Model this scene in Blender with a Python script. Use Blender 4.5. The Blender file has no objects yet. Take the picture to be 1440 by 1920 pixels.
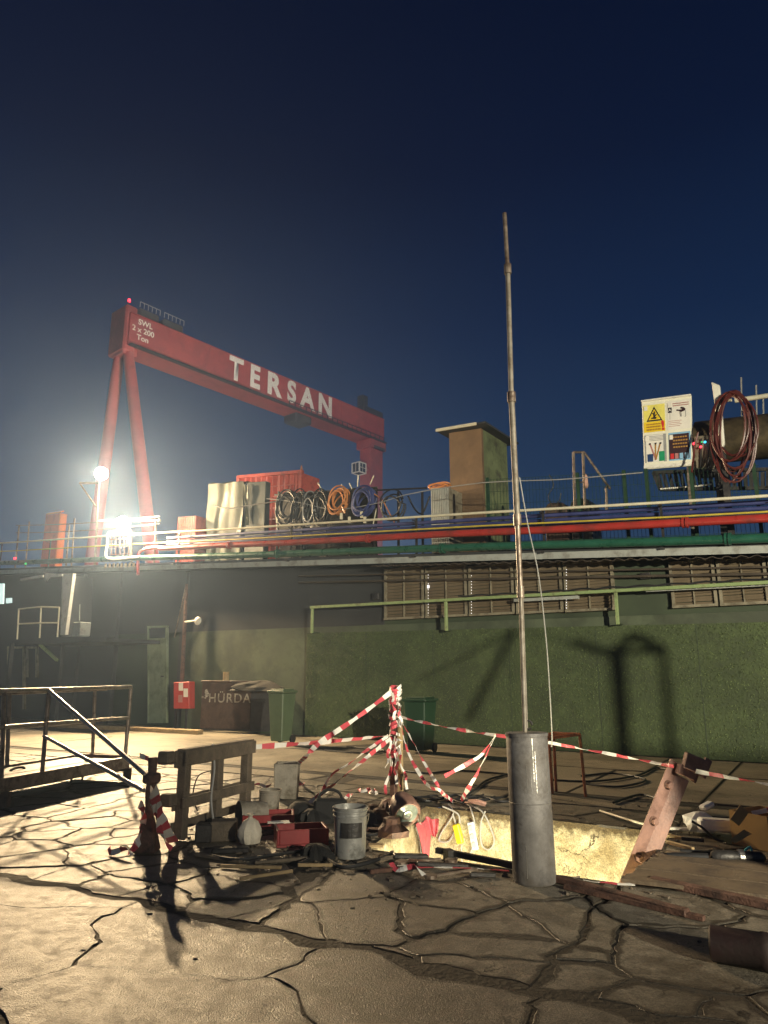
import bpy, bmesh, math, random
from mathutils import Vector, Matrix, noise
rnd = random.Random(11)
R = math.radians
S = bpy.context.scene
COL = S.collection
V = Vector

# ------------------------------------------------------------------ camera, sky, exposure
F, PITCH, EYE = 1331.0, R(13), 1.6
cP, sP = math.cos(PITCH), math.sin(PITCH)
cd = bpy.data.cameras.new('camera')
cd.sensor_fit = 'HORIZONTAL'; cd.sensor_width = 36; cd.lens = 36 * F / 1440
cd.clip_start = 0.05; cd.clip_end = 6000
cam = bpy.data.objects.new('camera', cd)
cam.location = (0, 0, EYE); cam.rotation_euler = (R(90) + PITCH, 0, 0)
COL.objects.link(cam); S.camera = cam

world = bpy.data.worlds.new('World'); S.world = world; world.use_nodes = True
wt = world.node_tree; wt.nodes.clear()
def wn(t): return wt.nodes.new(t)
tc = wn('ShaderNodeTexCoord'); sx = wn('ShaderNodeSeparateXYZ'); rmp = wn('ShaderNodeValToRGB')
bg = wn('ShaderNodeBackground'); wo = wn('ShaderNodeOutputWorld')
wt.links.new(tc.outputs['Generated'], sx.inputs[0]); wt.links.new(sx.outputs['Z'], rmp.inputs[0])
wt.links.new(rmp.outputs[0], bg.inputs[0]); wt.links.new(bg.outputs[0], wo.inputs[0])
cr = rmp.color_ramp
SKY = [(0.0, (.050, .092, .155)), (0.12, (.036, .074, .140)), (0.28, (.0165, .043, .100)), (0.45, (.0055, .0185, .058)),
       (0.62, (.0022, .0070, .028)), (0.82, (.0010, .0034, .0165)), (1.0, (.0008, .003, .015))]
cr.elements[0].position = 0; cr.elements[0].color = (*SKY[0][1], 1)
cr.elements[1].position = 1; cr.elements[1].color = (*SKY[-1][1], 1)
for p_, c_ in SKY[1:-1]:
    e_ = cr.elements.new(p_); e_.color = (*c_, 1)
bg.inputs[1].default_value = 1.0

vs = S.view_settings
vs.view_transform = 'Standard'; vs.look = 'None'; vs.exposure = 0.0; vs.gamma = 1.0; vs.use_curve_mapping = False
S.cycles.use_denoising = True
S.cycles.max_bounces = 6; S.cycles.diffuse_bounces = 3; S.cycles.glossy_bounces = 3; S.cycles.volume_bounces = 0
S.cycles.sample_clamp_indirect = 4.0
S.cycles.caustics_reflective = False; S.cycles.caustics_refractive = False

# strengths of the yard's lamps (each lamp is made by its own builder further down)
P_BEAM, P_LOW, P_HIGH, P_PIT, P_REAR, P_CRANE = 10500, 850, 1150, 330, 34000, 330000
C_LAMP = (1.0, .71, .38)

# ------------------------------------------------------------------ geometry helpers
def ray(x, y):
    dx = (x - 720) / F; dy = (960 - y) / F
    return V((dx, cP - dy * sP, dy * cP + sP))
O = V((0, 0, EYE))
def G(x, y, z=0.0):
    d = ray(x, y); return O + d * ((z - EYE) / d.z)
def AY(x, y, Y):
    d = ray(x, y); return O + d * (Y / d.y)
def proj(p):
    q = p - O; f = q.y * cP + q.z * sP; u = -q.y * sP + q.z * cP
    return 720 + F * q.x / f, 960 - F * u / f
P0 = V((-8.2, 24.5, 0)); A = V((15.6, -10.6, 0)).normalized(); N = V((A.y, -A.x, 0)); UP = V((0, 0, 1))
def W(x, y, off=0.0):
    d = ray(x, y); return O + d * ((off - (O - P0).dot(N)) / d.dot(N))
def WS(s, z, off=0.0): return P0 + A * s + N * off + UP * z
def sof(p): return (p - P0).dot(A)
def mpp(p):                                     # metres per photo pixel at a point
    q = p - O; return (q.y * cP + q.z * sP) / F

class MB:
    def __init__(s): s.v = []; s.f = []; s.m = []
    def add(s, vs_, fs, mi=0):
        n = len(s.v); s.v += [V(a) for a in vs_]
        for f in fs: s.f.append(tuple(n + i for i in f)); s.m.append(mi)
        return s
    def obox(s, c, ax, ay, az, mi=0):           # centre and three half-extent vectors
        c = V(c); vs_ = [c + ax * i + ay * j + az * k for k in (-1, 1) for j in (-1, 1) for i in (-1, 1)]
        return s.add(vs_, [(0, 2, 3, 1), (4, 5, 7, 6), (0, 1, 5, 4), (2, 6, 7, 3), (0, 4, 6, 2), (1, 3, 7, 5)], mi)
    def box(s, c, d, rz=0, mi=0, tilt=None):
        m = Matrix.Rotation(rz, 3, 'Z')
        if tilt is not None: m = m @ tilt
        return s.obox(c, m @ V((d[0] / 2, 0, 0)), m @ V((0, d[1] / 2, 0)), m @ V((0, 0, d[2] / 2)), mi)
    def beam(s, a, b, w, h=None, up=UP, mi=0):
        a, b = V(a), V(b); t = (b - a); L = t.length; t.normalize()
        sd = t.cross(up)
        if sd.length < 1e-4: sd = t.cross(V((1, 0, 0)))
        sd.normalize(); u = sd.cross(t).normalized()
        return s.obox((a + b) / 2, t * L / 2, sd * w / 2, u * (h or w) / 2, mi)
    def tube(s, pts, r, seg=8, r2=None, closed=False, mi=0, caps=True):
        pts = [V(p) for p in pts]; n = len(pts); n0 = len(s.v); pu = None
        for i, p in enumerate(pts):
            a = pts[(i - 1) % n] if (closed or i > 0) else p
            b = pts[(i + 1) % n] if (closed or i < n - 1) else p
            t = (b - a).normalized()
            if pu is None:
                u = t.cross(UP)
                if u.length < .05: u = t.cross(V((1, 0, 0)))
            else: u = pu - t * pu.dot(t)
            u.normalize(); pu = u; w = t.cross(u)
            rr = r if r2 is None else r + (r2 - r) * i / max(1, n - 1)
            for k in range(seg):
                q = 2 * math.pi * k / seg
                s.v.append(p + (u * math.cos(q) + w * math.sin(q)) * rr)
        for i in range(n if closed else n - 1):
            j = (i + 1) % n
            for k in range(seg):
                l = (k + 1) % seg
                s.f.append((n0 + i * seg + k, n0 + i * seg + l, n0 + j * seg + l, n0 + j * seg + k)); s.m.append(mi)
        if caps and not closed:
            s.f.append(tuple(n0 + k for k in range(seg))[::-1]); s.m.append(mi)
            s.f.append(tuple(n0 + (n - 1) * seg + k for k in range(seg))); s.m.append(mi)
        return s
    def lathe(s, base, prof, seg=28, axis=UP, mi=0, wob=0):
        axis = V(axis).normalized(); u = axis.cross(V((1, 0, 0)))
        if u.length < .1: u = axis.cross(V((0, 1, 0)))
        u.normalize(); w = axis.cross(u); base = V(base); n0 = len(s.v)
        for (r, h) in prof:
            for k in range(seg):
                q = 2 * math.pi * k / seg
                rr = r * (1 + wob * noise.noise(V((math.cos(q) * 2, math.sin(q) * 2, h * 9))))
                s.v.append(base + axis * h + (u * math.cos(q) + w * math.sin(q)) * rr)
        for i in range(len(prof) - 1):
            for k in range(seg):
                l = (k + 1) % seg
                s.f.append((n0 + i * seg + k, n0 + i * seg + l, n0 + (i + 1) * seg + l, n0 + (i + 1) * seg + k)); s.m.append(mi)
        s.f.append(tuple(n0 + k for k in range(seg))[::-1]); s.m.append(mi)
        s.f.append(tuple(n0 + (len(prof) - 1) * seg + k for k in range(seg))); s.m.append(mi)
        return s
    def prism(s, poly, d, mi=0):                # polygon swept along vector d
        n = len(poly); d = V(d); vs_ = [V(p) for p in poly] + [V(p) + d for p in poly]
        s.add(vs_, [tuple(range(n))[::-1], tuple(range(n, 2 * n))] + [(i, (i + 1) % n, n + (i + 1) % n, n + i) for i in range(n)], mi)
        return s
    def quad(s, a, b, c, d, mi=0): return s.add([a, b, c, d], [(0, 1, 2, 3)], mi)
    def mesh(s, name, mats, org, smooth=False, bevel=0):
        me = bpy.data.meshes.new(name)
        me.from_pydata([v - org for v in s.v], [], s.f)
        for m in (mats if isinstance(mats, (list, tuple)) else [mats]): me.materials.append(m)
        me.polygons.foreach_set('material_index', s.m)
        bm = bmesh.new(); bm.from_mesh(me)
        bmesh.ops.recalc_face_normals(bm, faces=bm.faces)
        if bevel:
            es = [e for e in bm.edges if len(e.link_faces) == 2 and e.calc_face_angle(0) > R(35)]
            bmesh.ops.bevel(bm, geom=es, offset=bevel, segments=1, affect='EDGES', clamp_overlap=True)
        bm.to_mesh(me); bm.free()
        if smooth:
            me.polygons.foreach_set('use_smooth', [True] * len(me.polygons))
            try: me.set_sharp_from_angle(angle=R(40))
            except Exception: pass
        me.update(); return me

ORG = {}
def tag(o, label=None, cat=None, group=None, kind=None):
    if label: o['label'] = label
    if cat: o['category'] = cat
    if group: o['group'] = group
    if kind: o['kind'] = kind
    return o
def thing(name, loc, label, cat, group=None):
    o = bpy.data.objects.new(name, None); o.empty_display_size = .1; COL.objects.link(o)
    o.location = loc; ORG[o.name] = V(loc); tag(o, label, cat, group); return o
def obj(name, mb, mats, parent=None, org=None, smooth=False, bevel=0, label=None):
    og = ORG[parent.name] if parent else V(org) if org is not None else V((0, 0, 0))
    me = mb.mesh(name, mats, og, smooth, bevel)
    o = bpy.data.objects.new(name, me); COL.objects.link(o)
    if parent: o.parent = parent
    else: o.location = og
    ORG[o.name] = og
    if label: o['label'] = label
    return o
def solo(name, mb, mats, org, label, cat, group=None, smooth=False, bevel=0, kind=None):
    return tag(obj(name, mb, mats, None, org, smooth, bevel), label, cat, group, kind)
def text(name, body, size, org, ex, ey, en, m, parent, sx_=1.0, bold=0.0, spacing=1.0, thick=0.0):
    cu = bpy.data.curves.new(name, 'FONT'); cu.body = body; cu.size = size
    cu.align_x = 'CENTER'; cu.align_y = 'CENTER'; cu.offset = bold; cu.space_character = spacing; cu.extrude = thick
    cu.materials.append(m)
    tmp = bpy.data.objects.new('tmp', cu); COL.objects.link(tmp)
    bpy.context.view_layer.update()
    me = bpy.data.meshes.new_from_object(tmp.evaluated_get(bpy.context.evaluated_depsgraph_get())); me.name = name
    bpy.data.objects.remove(tmp); bpy.data.curves.remove(cu)
    og = ORG[parent.name]
    mat4 = Matrix(((ex.x * sx_, ey.x, en.x, org.x - og.x), (ex.y * sx_, ey.y, en.y, org.y - og.y), (ex.z * sx_, ey.z, en.z, org.z - og.z), (0, 0, 0, 1)))
    me.transform(mat4); me.materials.clear(); me.materials.append(m)
    o = bpy.data.objects.new(name, me); COL.objects.link(o); o.parent = parent; ORG[o.name] = og
    return o
def sag(a, b, n=12, d=0.1, jit=0.0):
    a, b = V(a), V(b); out = []
    for i in range(n + 1):
        t = i / n; p = a.lerp(b, t); p.z -= d * 4 * t * (1 - t)
        if jit and 0 < i < n: p += V((rnd.uniform(-jit, jit), rnd.uniform(-jit, jit), rnd.uniform(-jit, jit)))
        out.append(p)
    return out
def smooth_path(pts, k=6):
    pts = [V(p) for p in pts]; out = []
    for i in range(len(pts) - 1):
        p0 = pts[max(0, i - 1)]; p1 = pts[i]; p2 = pts[i + 1]; p3 = pts[min(len(pts) - 1, i + 2)]
        for j in range(k):
            t = j / k
            out.append(.5 * ((2 * p1) + (p2 - p0) * t + (2 * p0 - 5 * p1 + 4 * p2 - p3) * t * t + (3 * p1 - p0 - 3 * p2 + p3) * t ** 3))
    out.append(pts[-1]); return out

# ------------------------------------------------------------------ materials
def mat(name, col, rough=.6, metal=0.0, var=.3, scale=3.0, bump=.15, bscale=40, dirt=None, dscale=1.5, damt=.5, rvar=.12, spec=.5, emit=None, es=1.0, stain=None, sscale=.5, edge=None):
    m = bpy.data.materials.new(name); m.use_nodes = True; nt = m.node_tree
    b = nt.nodes['Principled BSDF']; L = nt.links.new
    b.inputs['Metallic'].default_value = metal; b.inputs['Specular IOR Level'].default_value = spec
    co = nt.nodes.new('ShaderNodeTexCoord')
    n1 = nt.nodes.new('ShaderNodeTexNoise'); n1.inputs['Scale'].default_value = scale; n1.inputs['Detail'].default_value = 7; n1.inputs['Roughness'].default_value = .65
    L(co.outputs['Object'], n1.inputs['Vector'])
    r1 = nt.nodes.new('ShaderNodeValToRGB'); L(n1.outputs[0], r1.inputs[0])
    r1.color_ramp.elements[0].position = .3; r1.color_ramp.elements[1].position = .7
    r1.color_ramp.elements[0].color = (*[c * (1 - var) for c in col], 1); r1.color_ramp.elements[1].color = (*[min(1, c * (1 + var)) for c in col], 1)
    out = r1.outputs[0]
    if dirt:
        n2 = nt.nodes.new('ShaderNodeTexNoise'); n2.inputs['Scale'].default_value = dscale; n2.inputs['Detail'].default_value = 9; n2.inputs['Roughness'].default_value = .7
        L(co.outputs['Object'], n2.inputs['Vector'])
        r2 = nt.nodes.new('ShaderNodeValToRGB'); L(n2.outputs[0], r2.inputs[0])
        r2.color_ramp.elements[0].position = .62 - .3 * damt; r2.color_ramp.elements[1].position = .78 - .3 * damt
        mx = nt.nodes.new('ShaderNodeMix'); mx.data_type = 'RGBA'
        L(r2.outputs[0], mx.inputs[0]); L(out, mx.inputs[6]); mx.inputs[7].default_value = (*dirt, 1); out = mx.outputs[2]
    if stain:
        for sc_, lo, hi, colr, st in ((sscale, .47, .64, stain, .85), (sscale * 5.3, .60, .70, stain, .8)):
            n4 = nt.nodes.new('ShaderNodeTexNoise'); n4.inputs['Scale'].default_value = sc_; n4.inputs['Detail'].default_value = 8; n4.inputs['Roughness'].default_value = .72; n4.inputs['Distortion'].default_value = .6
            L(co.outputs['Object'], n4.inputs['Vector'])
            r4 = nt.nodes.new('ShaderNodeMapRange'); r4.inputs[1].default_value = lo; r4.inputs[2].default_value = hi; r4.inputs[4].default_value = st; L(n4.outputs[0], r4.inputs[0])
            m4 = nt.nodes.new('ShaderNodeMix'); m4.data_type = 'RGBA'; L(r4.outputs[0], m4.inputs[0]); L(out, m4.inputs[6]); m4.inputs[7].default_value = (*colr, 1); out = m4.outputs[2]
    if edge:
        a5 = nt.nodes.new('ShaderNodeAttribute'); a5.attribute_name = 'edge_dirt'
        n5 = nt.nodes.new('ShaderNodeTexNoise'); n5.inputs['Scale'].default_value = 14; n5.inputs['Detail'].default_value = 6; L(co.outputs['Object'], n5.inputs['Vector'])
        ad5 = nt.nodes.new('ShaderNodeMath'); ad5.operation = 'ADD'; L(a5.outputs['Fac'], ad5.inputs[0]); L(n5.outputs[0], ad5.inputs[1])
        r5 = nt.nodes.new('ShaderNodeMapRange'); r5.inputs[1].default_value = .80; r5.inputs[2].default_value = 1.15; L(ad5.outputs[0], r5.inputs[0])
        m5 = nt.nodes.new('ShaderNodeMix'); m5.data_type = 'RGBA'; L(r5.outputs[0], m5.inputs[0]); L(out, m5.inputs[6]); m5.inputs[7].default_value = (*edge, 1); out = m5.outputs[2]
        for vsc, wid, thr in ((1.9, .012, .50), (4.3, .014, .56)):      # hairline cracks that come and go
            wv_ = nt.nodes.new('ShaderNodeTexNoise'); wv_.inputs['Scale'].default_value = 5; wv_.inputs['Detail'].default_value = 5; L(co.outputs['Object'], wv_.inputs['Vector'])
            ma_ = nt.nodes.new('ShaderNodeVectorMath'); ma_.operation = 'MULTIPLY_ADD'; L(wv_.outputs[1], ma_.inputs[0]); ma_.inputs[1].default_value = (.32, .32, .32); L(co.outputs['Object'], ma_.inputs[2])
            vo_ = nt.nodes.new('ShaderNodeTexVoronoi'); vo_.feature = 'DISTANCE_TO_EDGE'; vo_.inputs['Scale'].default_value = vsc; L(ma_.outputs[0], vo_.inputs['Vector'])
            r7 = nt.nodes.new('ShaderNodeMapRange'); r7.inputs[1].default_value = wid * .3; r7.inputs[2].default_value = wid; r7.inputs[3].default_value = 1; r7.inputs[4].default_value = 0; L(vo_.outputs['Distance'], r7.inputs[0])
            n7 = nt.nodes.new('ShaderNodeTexNoise'); n7.inputs['Scale'].default_value = 1.3; L(co.outputs['Object'], n7.inputs['Vector'])
            r8 = nt.nodes.new('ShaderNodeMapRange'); r8.inputs[1].default_value = thr; r8.inputs[2].default_value = thr + .08; L(n7.outputs[0], r8.inputs[0])
            mu_ = nt.nodes.new('ShaderNodeMath'); mu_.operation = 'MULTIPLY'; L(r7.outputs[0], mu_.inputs[0]); L(r8.outputs[0], mu_.inputs[1])
            m7 = nt.nodes.new('ShaderNodeMix'); m7.data_type = 'RGBA'; L(mu_.outputs[0], m7.inputs[0]); L(out, m7.inputs[6]); m7.inputs[7].default_value = (*[c * .6 for c in edge], 1); out = m7.outputs[2]
        n6 = nt.nodes.new('ShaderNodeTexNoise'); n6.inputs['Scale'].default_value = 75; n6.inputs['Detail'].default_value = 4; L(co.outputs['Object'], n6.inputs['Vector'])
        r6 = nt.nodes.new('ShaderNodeMapRange'); r6.inputs[1].default_value = .35; r6.inputs[2].default_value = .62; r6.inputs[3].default_value = .62; r6.inputs[4].default_value = 1.12; L(n6.outputs[0], r6.inputs[0])
        m6 = nt.nodes.new('ShaderNodeMix'); m6.data_type = 'RGBA'; m6.blend_type = 'MULTIPLY'; m6.inputs[0].default_value = 1; L(out, m6.inputs[6]); L(r6.outputs[0], m6.inputs[7]); out = m6.outputs[2]
    L(out, b.inputs['Base Color'])
    mr = nt.nodes.new('ShaderNodeMapRange'); L(n1.outputs[0], mr.inputs[0])
    mr.inputs[1].default_value = .3; mr.inputs[2].default_value = .7
    mr.inputs[3].default_value = max(.05, rough - rvar); mr.inputs[4].default_value = min(1, rough + rvar)
    L(mr.outputs[0], b.inputs['Roughness'])
    if bump:
        n3 = nt.nodes.new('ShaderNodeTexNoise'); n3.inputs['Scale'].default_value = bscale; n3.inputs['Detail'].default_value = 5
        L(co.outputs['Object'], n3.inputs['Vector'])
        bp = nt.nodes.new('ShaderNodeBump'); bp.inputs['Strength'].default_value = bump; bp.inputs['Distance'].default_value = .02
        L(n3.outputs[0], bp.inputs['Height']); L(bp.outputs[0], b.inputs['Normal'])
    if emit:
        b.inputs['Emission Color'].default_value = (*emit, 1); b.inputs['Emission Strength'].default_value = es
    return m
MT = {}
MT['slab'] = mat('concrete_slab', (.225, .20, .16), .47, var=.36, scale=9, bump=.45, bscale=120, dirt=(.12, .10, .075), dscale=1.6, damt=.36, rvar=.17, stain=(.095, .08, .058), sscale=.8, edge=(.06, .05, .037))
MT['apron'] = mat('concrete_apron', (.27, .235, .175), .62, var=.22, scale=1.1, bump=.3, bscale=14, dirt=(.12, .10, .075), dscale=.5, damt=.34, stain=(.12, .10, .075), sscale=.6, edge=(.08, .066, .048))
MT['soil'] = mat('joint_dirt', (.030, .025, .019), .85, var=.4, scale=6, bump=.8, bscale=30)
MT['pit'] = mat('pit_concrete', (.48, .43, .29), .88, var=.30, scale=9, bump=.8, bscale=30, dirt=(.30, .245, .13), dscale=4.2, damt=.40, stain=(.26, .20, .10), sscale=1.7, edge=(.10, .075, .04))
MT['rust'] = mat('rusty_steel', (.14, .075, .055), .7, .2, var=.45, scale=7, bump=.4, bscale=60, dirt=(.05, .03, .025), dscale=5)
MT['beamrust'] = mat('primer_steel', (.27, .155, .125), .5, .1, var=.3, scale=6, bump=.2, bscale=50, dirt=(.12, .06, .045), dscale=4, damt=.35)
MT['galv'] = mat('galvanised_steel', (.42, .40, .37), .38, .75, var=.25, scale=8, bump=.1, dirt=(.18, .13, .09), dscale=6, damt=.3)
MT['oldsteel'] = mat('brown_painted_rail', (.25, .20, .16), .42, .3, var=.35, scale=8, bump=.2, dirt=(.08, .05, .035), dscale=6)
MT['polesteel'] = mat('dull_pole_steel', (.25, .225, .19), .55, .25, var=.3, scale=6, bump=.15, dirt=(.12, .09, .06), dscale=4)
MT['darksteel'] = mat('dark_steel', (.045, .042, .042), .5, .4, var=.4, scale=6, bump=.25)
MT['black'] = mat('black_rubber', (.016, .016, .018), .55, var=.4, bump=.1)
MT['cylsteel'] = mat('scraped_grey_steel', (.21, .20, .195), .58, .2, var=.35, scale=3.5, bump=.15, bscale=20, dirt=(.075, .07, .07), dscale=1.7, damt=.52, stain=(.10, .085, .07), sscale=2.4)
MT['scratch'] = mat('bare_scratch', (.7, .68, .62), .3, .8, var=.2)
MT['wood'] = mat('weathered_wood', (.125, .10, .075), .8, var=.4, scale=9, bump=.5, bscale=50)
MT['board_wood'] = mat('dirty_board', (.15, .11, .07), .8, var=.35, scale=6, bump=.4, dirt=(.07, .05, .035), dscale=3)
MT['palewood'] = mat('pale_wood', (.36, .26, .14), .75, var=.3, scale=8, bump=.3)
MT['card'] = mat('cardboard', (.42, .27, .11), .85, var=.12, scale=4, bump=.1)
MT['foam'] = mat('white_foam', (.72, .74, .74), .8, var=.1, bump=.3)
MT['tapew'] = mat('tape_white', (.82, .80, .76), .45, var=.08, bump=0)
MT['taper'] = mat('tape_red', (.60, .085, .115), .42, var=.15, bump=0)
MT['greybucket'] = mat('grey_plastic', (.24, .22, .185), .6, var=.25, scale=5, dirt=(.10, .085, .06), dscale=4)
MT['paintpail'] = mat('grey_paint_pail', (.30, .30, .29), .42, .2, var=.2, scale=4, dirt=(.10, .10, .09), dscale=5, damt=.4)
MT['redplastic'] = mat('red_plastic', (.22, .018, .022), .45, var=.25, bump=.05)
MT['drum'] = mat('grimy_red_drum', (.018, .006, .006), .7, var=.4, scale=5, dirt=(.02, .012, .01), dscale=4)
MT['lampglass'] = mat('dusty_lamp_glass', (.15, .18, .16), .18, var=.4, scale=9)
MT['redcloth'] = mat('red_cloth', (.50, .10, .13), .85, var=.25, scale=6, bump=.4)
MT['bag'] = mat('black_canvas', (.012, .012, .013), .85, var=.3, bump=.4, bscale=90)
MT['sack'] = mat('pale_sack', (.60, .55, .46), .8, var=.2, scale=6, bump=.3)
MT['yellow'] = mat('yellow_plastic', (.75, .60, .02), .45, var=.1, bump=0)
MT['cablegrey'] = mat('grey_cable', (.30, .30, .30), .5, var=.15, bump=0)
MT['clear'] = mat('pale_plastic_socket', (.60, .66, .70), .35, var=.15)
MT['orange'] = mat('orange_paint', (.50, .17, .07), .55, var=.25, scale=8, dirt=(.2, .08, .04), dscale=9)
MT['greenwall'] = mat('green_wall_paint', (.085, .105, .065), .75, var=.22, scale=.9, bump=.15, bscale=10, dirt=(.045, .055, .035), dscale=.8, stain=(.05, .058, .04), sscale=.45)
MT['darkwall'] = mat('dark_grey_cladding', (.035, .037, .04), .75, var=.25, scale=.7, bump=.15, bscale=8)
MT['uppergreen'] = mat('dark_green_cladding', (.040, .055, .032), .75, var=.25, scale=1.2, bump=.15, bscale=8)
MT['grasswall'] = mat('artificial_grass', (.066, .090, .038), .9, var=.35, scale=9, bump=1.0, bscale=22, dirt=(.05, .07, .03), dscale=1.0, stain=(.042, .055, .028), sscale=.35)
MT['tuft'] = mat('plastic_grass_blades', (.115, .15, .065), .8, spec=.2, var=.4, scale=5, bump=0)
MT['palegreen'] = mat('pale_green_paint', (.24, .32, .14), .5, var=.2, scale=5, dirt=(.12, .12, .06), dscale=5, damt=.35)
MT['doorgreen'] = mat('door_green_paint', (.21, .26, .17), .6, var=.15, scale=2, dirt=(.13, .16, .10), dscale=3)
MT['bingreen'] = mat('bin_green_plastic', (.085, .12, .065), .5, var=.2, scale=4)
MT['bindark'] = mat('dark_green_plastic', (.013, .042, .02), .5, var=.2, scale=4)
MT['skip'] = mat('skip_brown_steel', (.095, .06, .045), .65, .2, var=.35, scale=3, bump=.3, dirt=(.05, .03, .022), dscale=2)
MT['whitepaint'] = mat('white_paint', (.74, .72, .64), .6, var=.1, scale=4, dirt=(.45, .42, .34), dscale=5, damt=.3)
MT['chalk'] = mat('hand_painted_white', (.36, .33, .28), .85, var=.6, scale=14, dirt=(.10, .07, .05), dscale=7, damt=.45)
MT['redcab'] = mat('red_cabinet', (.42, .045, .035), .5, var=.15)
MT['slat'] = mat('louvre_slat', (.155, .12, .078), .6, var=.2, scale=4, bump=.1)
MT['frame'] = mat('window_frame', (.22, .195, .14), .6, var=.2, scale=4, dirt=(.11, .09, .06), dscale=5)
MT['whiterail'] = mat('white_rail_paint', (.60, .57, .44), .5, var=.12, scale=5)
MT['yellowpipe'] = mat('yellow_pipe', (.46, .37, .05), .5, var=.2, scale=5)
MT['redpipe'] = mat('red_pipe', (.36, .032, .026), .35, var=.2, scale=4, dirt=(.2, .03, .025), dscale=2)
MT['greenpipe'] = mat('green_pipe', (.016, .085, .055), .32, var=.2, scale=4)
MT['bluepipe'] = mat('blue_pipe', (.035, .045, .15), .5, var=.25, scale=4)
MT['fascia'] = mat('pale_fascia', (.36, .38, .36), .55, var=.2, scale=3, dirt=(.22, .22, .2), dscale=3)
MT['roof'] = mat('corrugated_sheet', (.07, .055, .042), .7, .2, var=.3, scale=3)
MT['tarp'] = mat('khaki_tarpaulin', (.115, .115, .07), .6, var=.22, scale=3, bump=.3, bscale=9)
MT['darkbox'] = mat('dark_green_box', (.03, .04, .032), .7, var=.2)
MT['container'] = mat('red_container', (.60, .085, .05), .45, var=.18, scale=2, dirt=(.32, .04, .03), dscale=2)
MT['orangebox'] = mat('bright_orange_box', (.72, .16, .02), .5, var=.15)
MT['kioskbrown'] = mat('brown_render', (.17, .105, .058), .8, var=.25, scale=1.4, dirt=(.13, .08, .045), dscale=1.2)
MT['kioskgreen'] = mat('flaking_green_paint', (.14, .17, .08), .8, var=.3, scale=2.6, dirt=(.06, .06, .035), dscale=2.2, damt=.42)
MT['board'] = mat('white_board', (.75, .74, .62), .5, var=.06, scale=8)
MT['pyel'] = mat('poster_yellow', (.78, .70, .16), .5, var=.06, bump=0)
MT['pora'] = mat('poster_orange_yellow', (.74, .52, .02), .5, var=.06, bump=0)
MT['pwhite'] = mat('poster_white', (.74, .72, .66), .5, var=.05, bump=0)
MT['pblack'] = mat('poster_black', (.015, .012, .02), .5, var=.1, bump=0)
MT['pmaroon'] = mat('poster_dark', (.035, .014, .018), .5, var=.2, bump=0)
MT['pgrey'] = mat('poster_grey', (.30, .30, .30), .5, var=.2, bump=0)
MT['pbrown'] = mat('poster_brown_type', (.35, .17, .03), .5, var=.1, bump=0)
MT['pgold'] = mat('poster_gold_type', (.36, .20, .05), .5, var=.1, bump=0)
MT['pred'] = mat('poster_red', (.55, .03, .03), .5, var=.1, bump=0)
MT['pgreen'] = mat('poster_green', (.01, .25, .11), .5, var=.1, bump=0)
MT['pblue'] = mat('poster_blue', (.22, .42, .62), .5, var=.1, bump=0)
MT['pnavy'] = mat('poster_navy', (.02, .05, .15), .5, var=.1, bump=0)
MT['pinktone'] = mat('poster_pink', (.40, .18, .17), .5, var=.1, bump=0)
MT['redhose'] = mat('dark_red_hose', (.075, .013, .010), .4, var=.3)
MT['orangehose'] = mat('orange_hose', (.55, .22, .07), .5, var=.2)
MT['bluehose'] = mat('blue_hose', (.035, .05, .17), .5, var=.2)
MT['blackhose'] = mat('black_hose', (.016, .016, .018), .6, var=.3)
MT['tank'] = mat('worn_tank_steel', (.13, .10, .055), .42, .5, var=.35, scale=3, dirt=(.05, .04, .03), dscale=2)
MT['cranered'] = mat('crane_red', (.42, .072, .064), .55, var=.12, scale=.25, bump=0, dirt=(.30, .05, .05), dscale=.12, damt=.3, stain=(.25, .05, .05), sscale=.09)
MT['cranedark'] = mat('crane_machinery', (.045, .045, .045), .7, var=.3, scale=1)
MT['cranewhite'] = mat('crane_lettering', (.85, .83, .72), .6, var=.08, scale=.5, bump=0)
MT['glass'] = mat('dark_glass', (.02, .025, .03), .08, var=.1, bump=0)
MT['lens'] = mat('floodlight_lens', (.9, .85, .7), .4, emit=(1, .86, .62), es=60)
MT['winlit'] = mat('lit_window', (.5, .6, .6), .4, emit=(.75, .95, .9), es=.9)
MT['ledred'] = mat('red_lamp', (.5, .02, .02), .4, emit=(1, .03, .05), es=6)
MT['ledblue'] = mat('blue_lamp', (.02, .3, .5), .4, emit=(.05, .6, 1), es=2.5)
MT['ledgreen'] = mat('green_lamp', (.02, .3, .1), .4, emit=(.1, .8, .25), es=.7)
MT['gap'] = mat('bright_gap', (.6, .6, .6), .5, emit=(1, .95, .95), es=1.6)
MT['paper'] = mat('white_paper', (.72, .70, .66), .7, var=.1)
MT['teal'] = mat('teal_strap', (.05, .35, .42), .5)
MT['haul'] = mat('pale_rag', (.50, .30, .24), .85, var=.3, scale=9, bump=.4)

def lamp(name, kind, loc, power, color, size=.2, target=None, spot=None, blend=.3):
    l = bpy.data.lights.new(name, kind); l.energy = power; l.color = color; l.shadow_soft_size = size
    if spot: l.spot_size = spot; l.spot_blend = blend
    o = bpy.data.objects.new(name, l); o.location = loc; COL.objects.link(o)
    if target is not None: o.rotation_euler = (V(target) - V(loc)).to_track_quat('-Z', 'Y').to_euler()
    return o

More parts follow.
